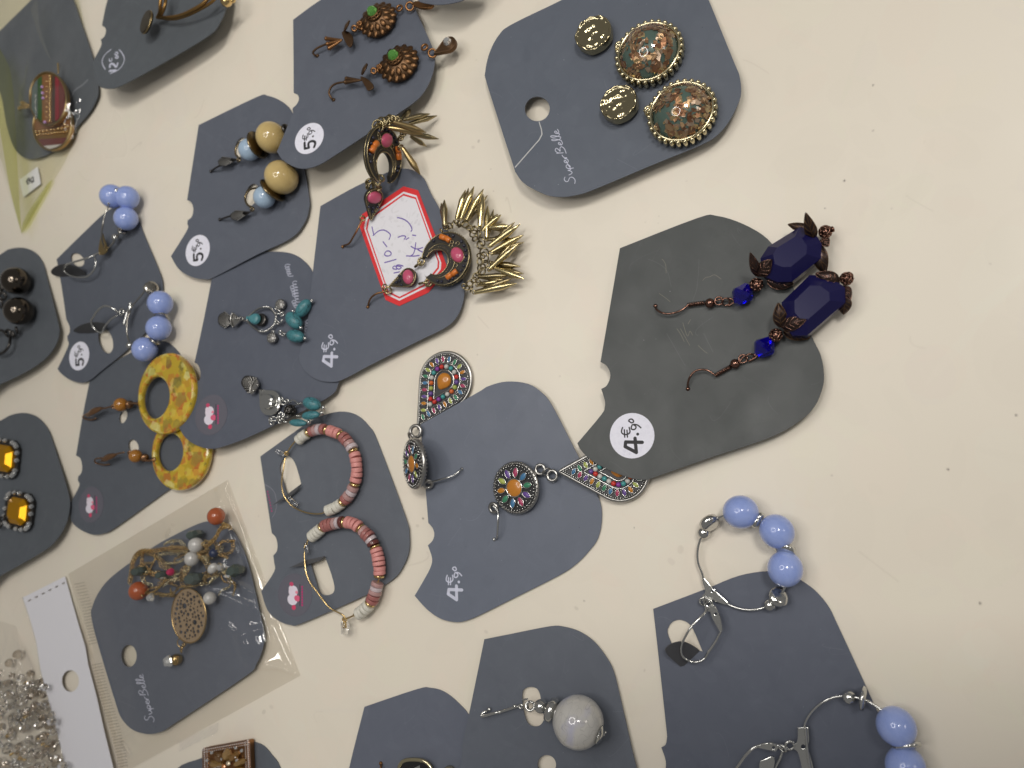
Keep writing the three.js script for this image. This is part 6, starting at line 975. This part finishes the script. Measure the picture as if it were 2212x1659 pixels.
  const segD = (p, a, b) => { const dx = b[0] - a[0], dy = b[1] - a[1], t = Math.max(0, Math.min(1, ((p[0] - a[0]) * dx + (p[1] - a[1]) * dy) / (dx * dx + dy * dy))); return Math.hypot(p[0] - a[0] - dx * t, p[1] - a[1] - dy * t); };
  const U = 170, pos = [], idx = [], smin = (a, b, k) => { const h = Math.max(k - Math.abs(a - b), 0) / k; return Math.min(a, b) - h * h * k / 4; };
  for (let i = 0; i <= U; i++) for (let j = 0; j <= U; j++) {
    const u = i / U, v = j / U, p = [0, 1].map((c) => Q[0][c] * (1 - u) * (1 - v) + Q[1][c] * u * (1 - v) + Q[2][c] * u * v + Q[3][c] * (1 - u) * v);
    const edge = Math.min(u * 5, (1 - u) * 6, v * 7, (1 - v) * 6, 1), e2 = edge * edge * (3 - 2 * edge);
    const fall = Math.max(0, Math.min(1, (u - 0.6) / 0.15)); let h = smin(0.5 + e2 * (5 + 5 * Math.exp(-(((p[0] - 430) / 100) ** 2) - ((p[1] - 1225) / 95) ** 2) + 2.4 * Math.exp(-(((p[0] - 440) / 70) ** 2) - ((p[1] - 1370) / 90) ** 2)), 0.5 + 54 * (1 - u), 3) + (fbm(u, v, 5) - 0.5) * 1.4 * e2 + (vnoise(u, v, 8) - 0.5) * 1.5 * e2 * fall;
    for (const w of W) { let d = 99; for (let q = 0; q < w.length - 1; q++) d = Math.min(d, segD(p, w[q], w[q + 1])); h += 1 * Math.exp(-((d / 7) ** 2)); }
    const P = at(p[0], p[1], h, TABLE); pos.push(P.x, P.y, P.z);
  }
  for (let i = 0; i < U; i++) for (let j = 0; j < U; j++) { const a = i * (U + 1) + j, b = a + 1, c = a + U + 1, d = c + 1; idx.push(a, c, b, b, c, d); }
  const g = new THREE.BufferGeometry(); g.setAttribute('position', new THREE.Float32BufferAttribute(pos, 3)); g.setIndex(idx); g.computeVertexNormals();
  part(bag, 'film', film([0.99, 0.988, 0.985]), g);
  part(bag, 'back_film', film([0.985, 0.98, 0.97]), plate([Q[0], Q[1], Q[2], [262, 1672]], 0.05, { h: 0.3 }));
  const head = [[49, 1291], [140, 1245], [168, 1345], [184, 1398], [190, 1436], [207, 1500], [225, 1580], [247, 1670], [252, 1700], [158, 1720], [142, 1660], [118, 1560], [88, 1450], [78, 1385], [64, 1335]];
  const dash = Array.from({ length: 6 }, (_, i) => circ(64 + i * 14.6, 1297 - i * 7.4, 4.4, 1.6, -0.45, 8));
  const hp = plane3([49, 1291, 1.5], [140, 1245, 1.2], [150, 1660, 3.2]);
  part(bag, 'header_strip', mat([0.74, 0.735, 0.78], 0.45), plate(head, 0.15, { h: 0, pl: hp, holes: [circ(152, 1471, 18.6, 23.5), ...dash] }));
  part(bag, 'header_edge', film([0.95, 0.95, 0.95]), tube([[50, 1291], [65, 1337], [79, 1388], [89, 1450], [119, 1560], [142, 1655], [158, 1715]].map((p) => at(p[0] - 1.5, p[1], 0.3, hp)), 1.2 * k, { seg: 60 }));
  const ribs = []; for (let i = 0; i < 62; i++) { const t = i / 61, x0 = 160 + 92 * t + 4 * Math.sin(t * 9), y0 = 1262 + 395 * t; if (t > 0.34 && t < 0.44) continue; ribs.push(wire([[x0 + 2, y0, 1.2], [x0 + 22, y0 - 4, 1.3]], 0.9, { seg: 3, rs: 5 })); }
  kindOf(part(bag, 'ribbed_seam', film([0.9, 0.89, 0.87]), ribs), 'stuff');
  part(bag, 'tape', film([0.97, 0.97, 0.98], { roughness: 0.12 }), (() => { const pos2 = [], id = []; for (let i = 0; i <= 20; i++) for (let j = 0; j <= 10; j++) { const u = i / 20, v = j / 10, P = at(388 + u * 84 - v * 2, 1602 - u * 42 + v * 22, 2.2 + 0.5 * Math.sin(u * 31 + v * 4) * Math.sin(v * 9) + 0.3 * Math.sin(u * 57), TABLE); pos2.push(P.x, P.y, P.z); } for (let i = 0; i < 20; i++) for (let j = 0; j < 10; j++) { const a = i * 11 + j; id.push(a, a + 11, a + 1, a + 1, a + 11, a + 12); } const q = new THREE.BufferGeometry(); q.setAttribute('position', new THREE.Float32BufferAttribute(pos2, 3)); q.setIndex(id); q.computeVertexNormals(); return q; })());
}

// --- clear crystal beads in a second bag, bottom left corner
{
  PL = TABLE; seed = 12;
  const o = thing('bead_strand', 'heap of clear faceted crystal beads in a bag in the bottom left corner', 'bead strand', at(60, 1560, 0, TABLE));
  const k = mm(60, 1560), glass = mat([0.95, 0.93, 0.9], 0.02, 0, { transmission: 1, thickness: 0.004, ior: 1.58 }), smoky = mat([0.74, 0.68, 0.61], 0.03, 0, { transmission: 1, thickness: 0.004, ior: 1.58 });
  const right = (y) => (y < 1450 ? 60 + (y - 1380) * 0.5 : 92 + (y - 1450) * 0.25);
  const put = []; for (let i = 0; i < 2600 && put.length < 120; i++) { const y = rr(1452, 1672), x = rr(-14, right(y) - 4), l = y < 1475 ? 0 : Math.floor(rnd() * 3), r = rr(7, 10.5); if (put.every((p) => p[2] !== l || Math.hypot(p[0] - x, p[1] - y) > r + p[3] - 3)) put.push([x, y, l, r]); }
  for (const [x, y, l, r] of put) { const c = at(x, y, (r * k * 1000) * (1 + l * 1.35)), R = r * k; part(o, 'crystal_bead', rnd() < 0.6 ? glass : smoky, facet(lathe(c, V3(rr(-1, 1), rr(-0.6, 0.6), rr(-1, 1)), [[0, -R * 0.8], [R * 0.5, -R * 0.8], [R, -R * 0.28], [R, R * 0.28], [R * 0.5, R * 0.8], [0, R * 0.8]], 8))); }
  for (const [x, y, r] of [[38, 1414, 10], [20, 1432, 9]]) part(o, 'crystal_bead', smoky, ball(at(x, y, 3), r * k, 20));
  for (let i = 0; i < 26; i++) part(o, 'metal_spacer', rnd() < 0.5 ? M.gold : M.silver, ring(at(rr(0, 110), rr(1475, 1655), rr(3, 9)), V3(rr(-1, 1), rr(-1, 1), rr(-1, 1)), 3.6 * k, 1.5 * k, 12, 6));
  const bag = thing('plastic_bag', 'clear crumpled bag around the crystal beads in the bottom left corner', 'plastic bag', at(60, 1540, 0, TABLE));
  const U = 60, pos = [], idx = [], Q = [[-40, 1330], [34, 1352], [158, 1690], [-40, 1700]];
  for (let i = 0; i <= U; i++) for (let j = 0; j <= U; j++) { const u = i / U, v = j / U, p = [0, 1].map((c) => Q[0][c] * (1 - u) * (1 - v) + Q[1][c] * u * (1 - v) + Q[2][c] * u * v + Q[3][c] * (1 - u) * v), e = Math.min((1 - u) * 5, v * 3, 1); const P = at(p[0], p[1], 0.6 + 7.5 * e * e * (3 - 2 * e) + (fbm(u, v, 7) - 0.5) * 3.4 * e + 1.1 * Math.exp(-(((u * 3 + v * 5) % 1 - 0.5) ** 2) / 0.01) * e, TABLE); pos.push(P.x, P.y, P.z); }
  for (let i = 0; i < U; i++) for (let j = 0; j < U; j++) { const a = i * (U + 1) + j, b = a + 1, c = a + U + 1, d = c + 1; idx.push(a, c, b, b, c, d); }
  const g = new THREE.BufferGeometry(); g.setAttribute('position', new THREE.Float32BufferAttribute(pos, 3)); g.setIndex(idx); g.computeVertexNormals();
  part(bag, 'film', film([0.96, 0.955, 0.95]), g);
}

// --- the yellowish bag, top left
{
  PL = TABLE; seed = 33;
  const bag = thing('plastic_bag', 'yellowish clear plastic bag with a folded edge and a tiny white label, top left', 'plastic bag', at(90, 260, 0, TABLE));
  const U = 60, pos = [], idx = [], Q = [[-60, -60], [165, -50], [214, 196], [-60, 160]], tri = [[-60, 160], [214, 196], [140, 352], [45, 506], [8, 350]];
  const hgt = (p) => 3.2 + 5.4 * Math.exp(-(((p[0] - 100) / 60) ** 2) - ((p[1] - 225) / 75) ** 2) + 0.8 * Math.sin(p[0] * 0.07 + p[1] * 0.02) + (fbm((p[0] + 60) / 300, (p[1] + 60) / 600, 6) - 0.5) * 3;
  const grid = (A, B, Cc, D) => { const base = pos.length / 3; for (let i = 0; i <= U; i++) for (let j = 0; j <= U; j++) { const u = i / U, v = j / U, p = [0, 1].map((c) => A[c] * (1 - u) * (1 - v) + B[c] * u * (1 - v) + Cc[c] * u * v + D[c] * (1 - u) * v), tip = Math.max(0, Math.min(1, (505 - p[1]) / 120)), P = at(p[0], p[1], 0.8 + hgt(p) * tip, TABLE); pos.push(P.x, P.y, P.z); } for (let i = 0; i < U; i++) for (let j = 0; j < U; j++) { const a = base + i * (U + 1) + j; idx.push(a, a + U + 1, a + 1, a + 1, a + U + 1, a + U + 2); } };
  grid([-60, -60], [165, -50], [214, 196], [-60, 160]); grid([-60, 160], [214, 196], [46, 506], [-20, 300]);
  const g = new THREE.BufferGeometry(); g.setAttribute('position', new THREE.Float32BufferAttribute(pos, 3)); g.setIndex(idx); g.computeVertexNormals();
  part(bag, 'film', film([0.98, 0.98, 0.96]), g);
  part(bag, 'back_film', film([0.98, 0.98, 0.94]), plate([[-60, -60], [160, -50], [210, 198], [138, 354], [46, 504], [4, 350], [-60, 200]], 0.05, { h: 0.3 }));
  const yel = film([0.93, 0.94, 0.72], { roughness: 0.12 });
  part(bag, 'folded_edge', yel, plate(smooth([[-6, 95, 's'], [18, 140], [28, 190], [33, 260], [36, 330], [46, 502, 's'], [24, 420], [8, 330], [-6, 230]]), 0.05, { h: 9.5 }), plate(smooth([[100, 400, 's'], [112, 392], [60, 486], [46, 505, 's'], [54, 470]]), 0.05, { h: 1.6 }));
  part(bag, 'folded_edge', film([0.97, 0.97, 0.94], { roughness: 0.1 }), plate(smooth([[66, 20, 's'], [80, 0], [86, 60], [110, 130], [88, 90]]), 0.05, { h: 8 }));
  const N = 128, cv = canvasOf(N, N), x = cv.getContext('2d'); x.fillStyle = 'rgb(232,232,238)'; x.fillRect(0, 0, N, N); x.strokeStyle = 'rgb(70,70,74)'; x.lineWidth = 6; x.lineCap = 'round';
  const I = (a, b) => [a, b]; strokes(x, [40, 60, 48, 44, 62, 50, 58, 72, 44, 70, 50, 52, 66, 60], I); strokes(x, [66, 56, 76, 42, 86, 52, 78, 72, 68, 62, 88, 64], I);
  const lg = plate([[42, 388], [81, 360], [88, 397], [50, 426]], 0.15, { h: 1.4 }), fr = frameOf(TABLE), lp = lg.attributes.position, uv = lg.attributes.uv, c = at(65, 393, 1.4), q = V3(0, 0, 0), s = 66 * mm(65, 393);
  for (let i = 0; i < lp.count; i++) { q.fromBufferAttribute(lp, i).sub(c); uv.setXY(i, 0.5 + q.dot(fr.u) / s, 0.5 + q.dot(fr.v) / s); }
  labelled(part(bag, 'white_label', mat(0xffffff, 0.6, 0, { map: texOf(cv) }), lg), 'tiny white label with dark scribble');
}

renderer.render(scene, camera);
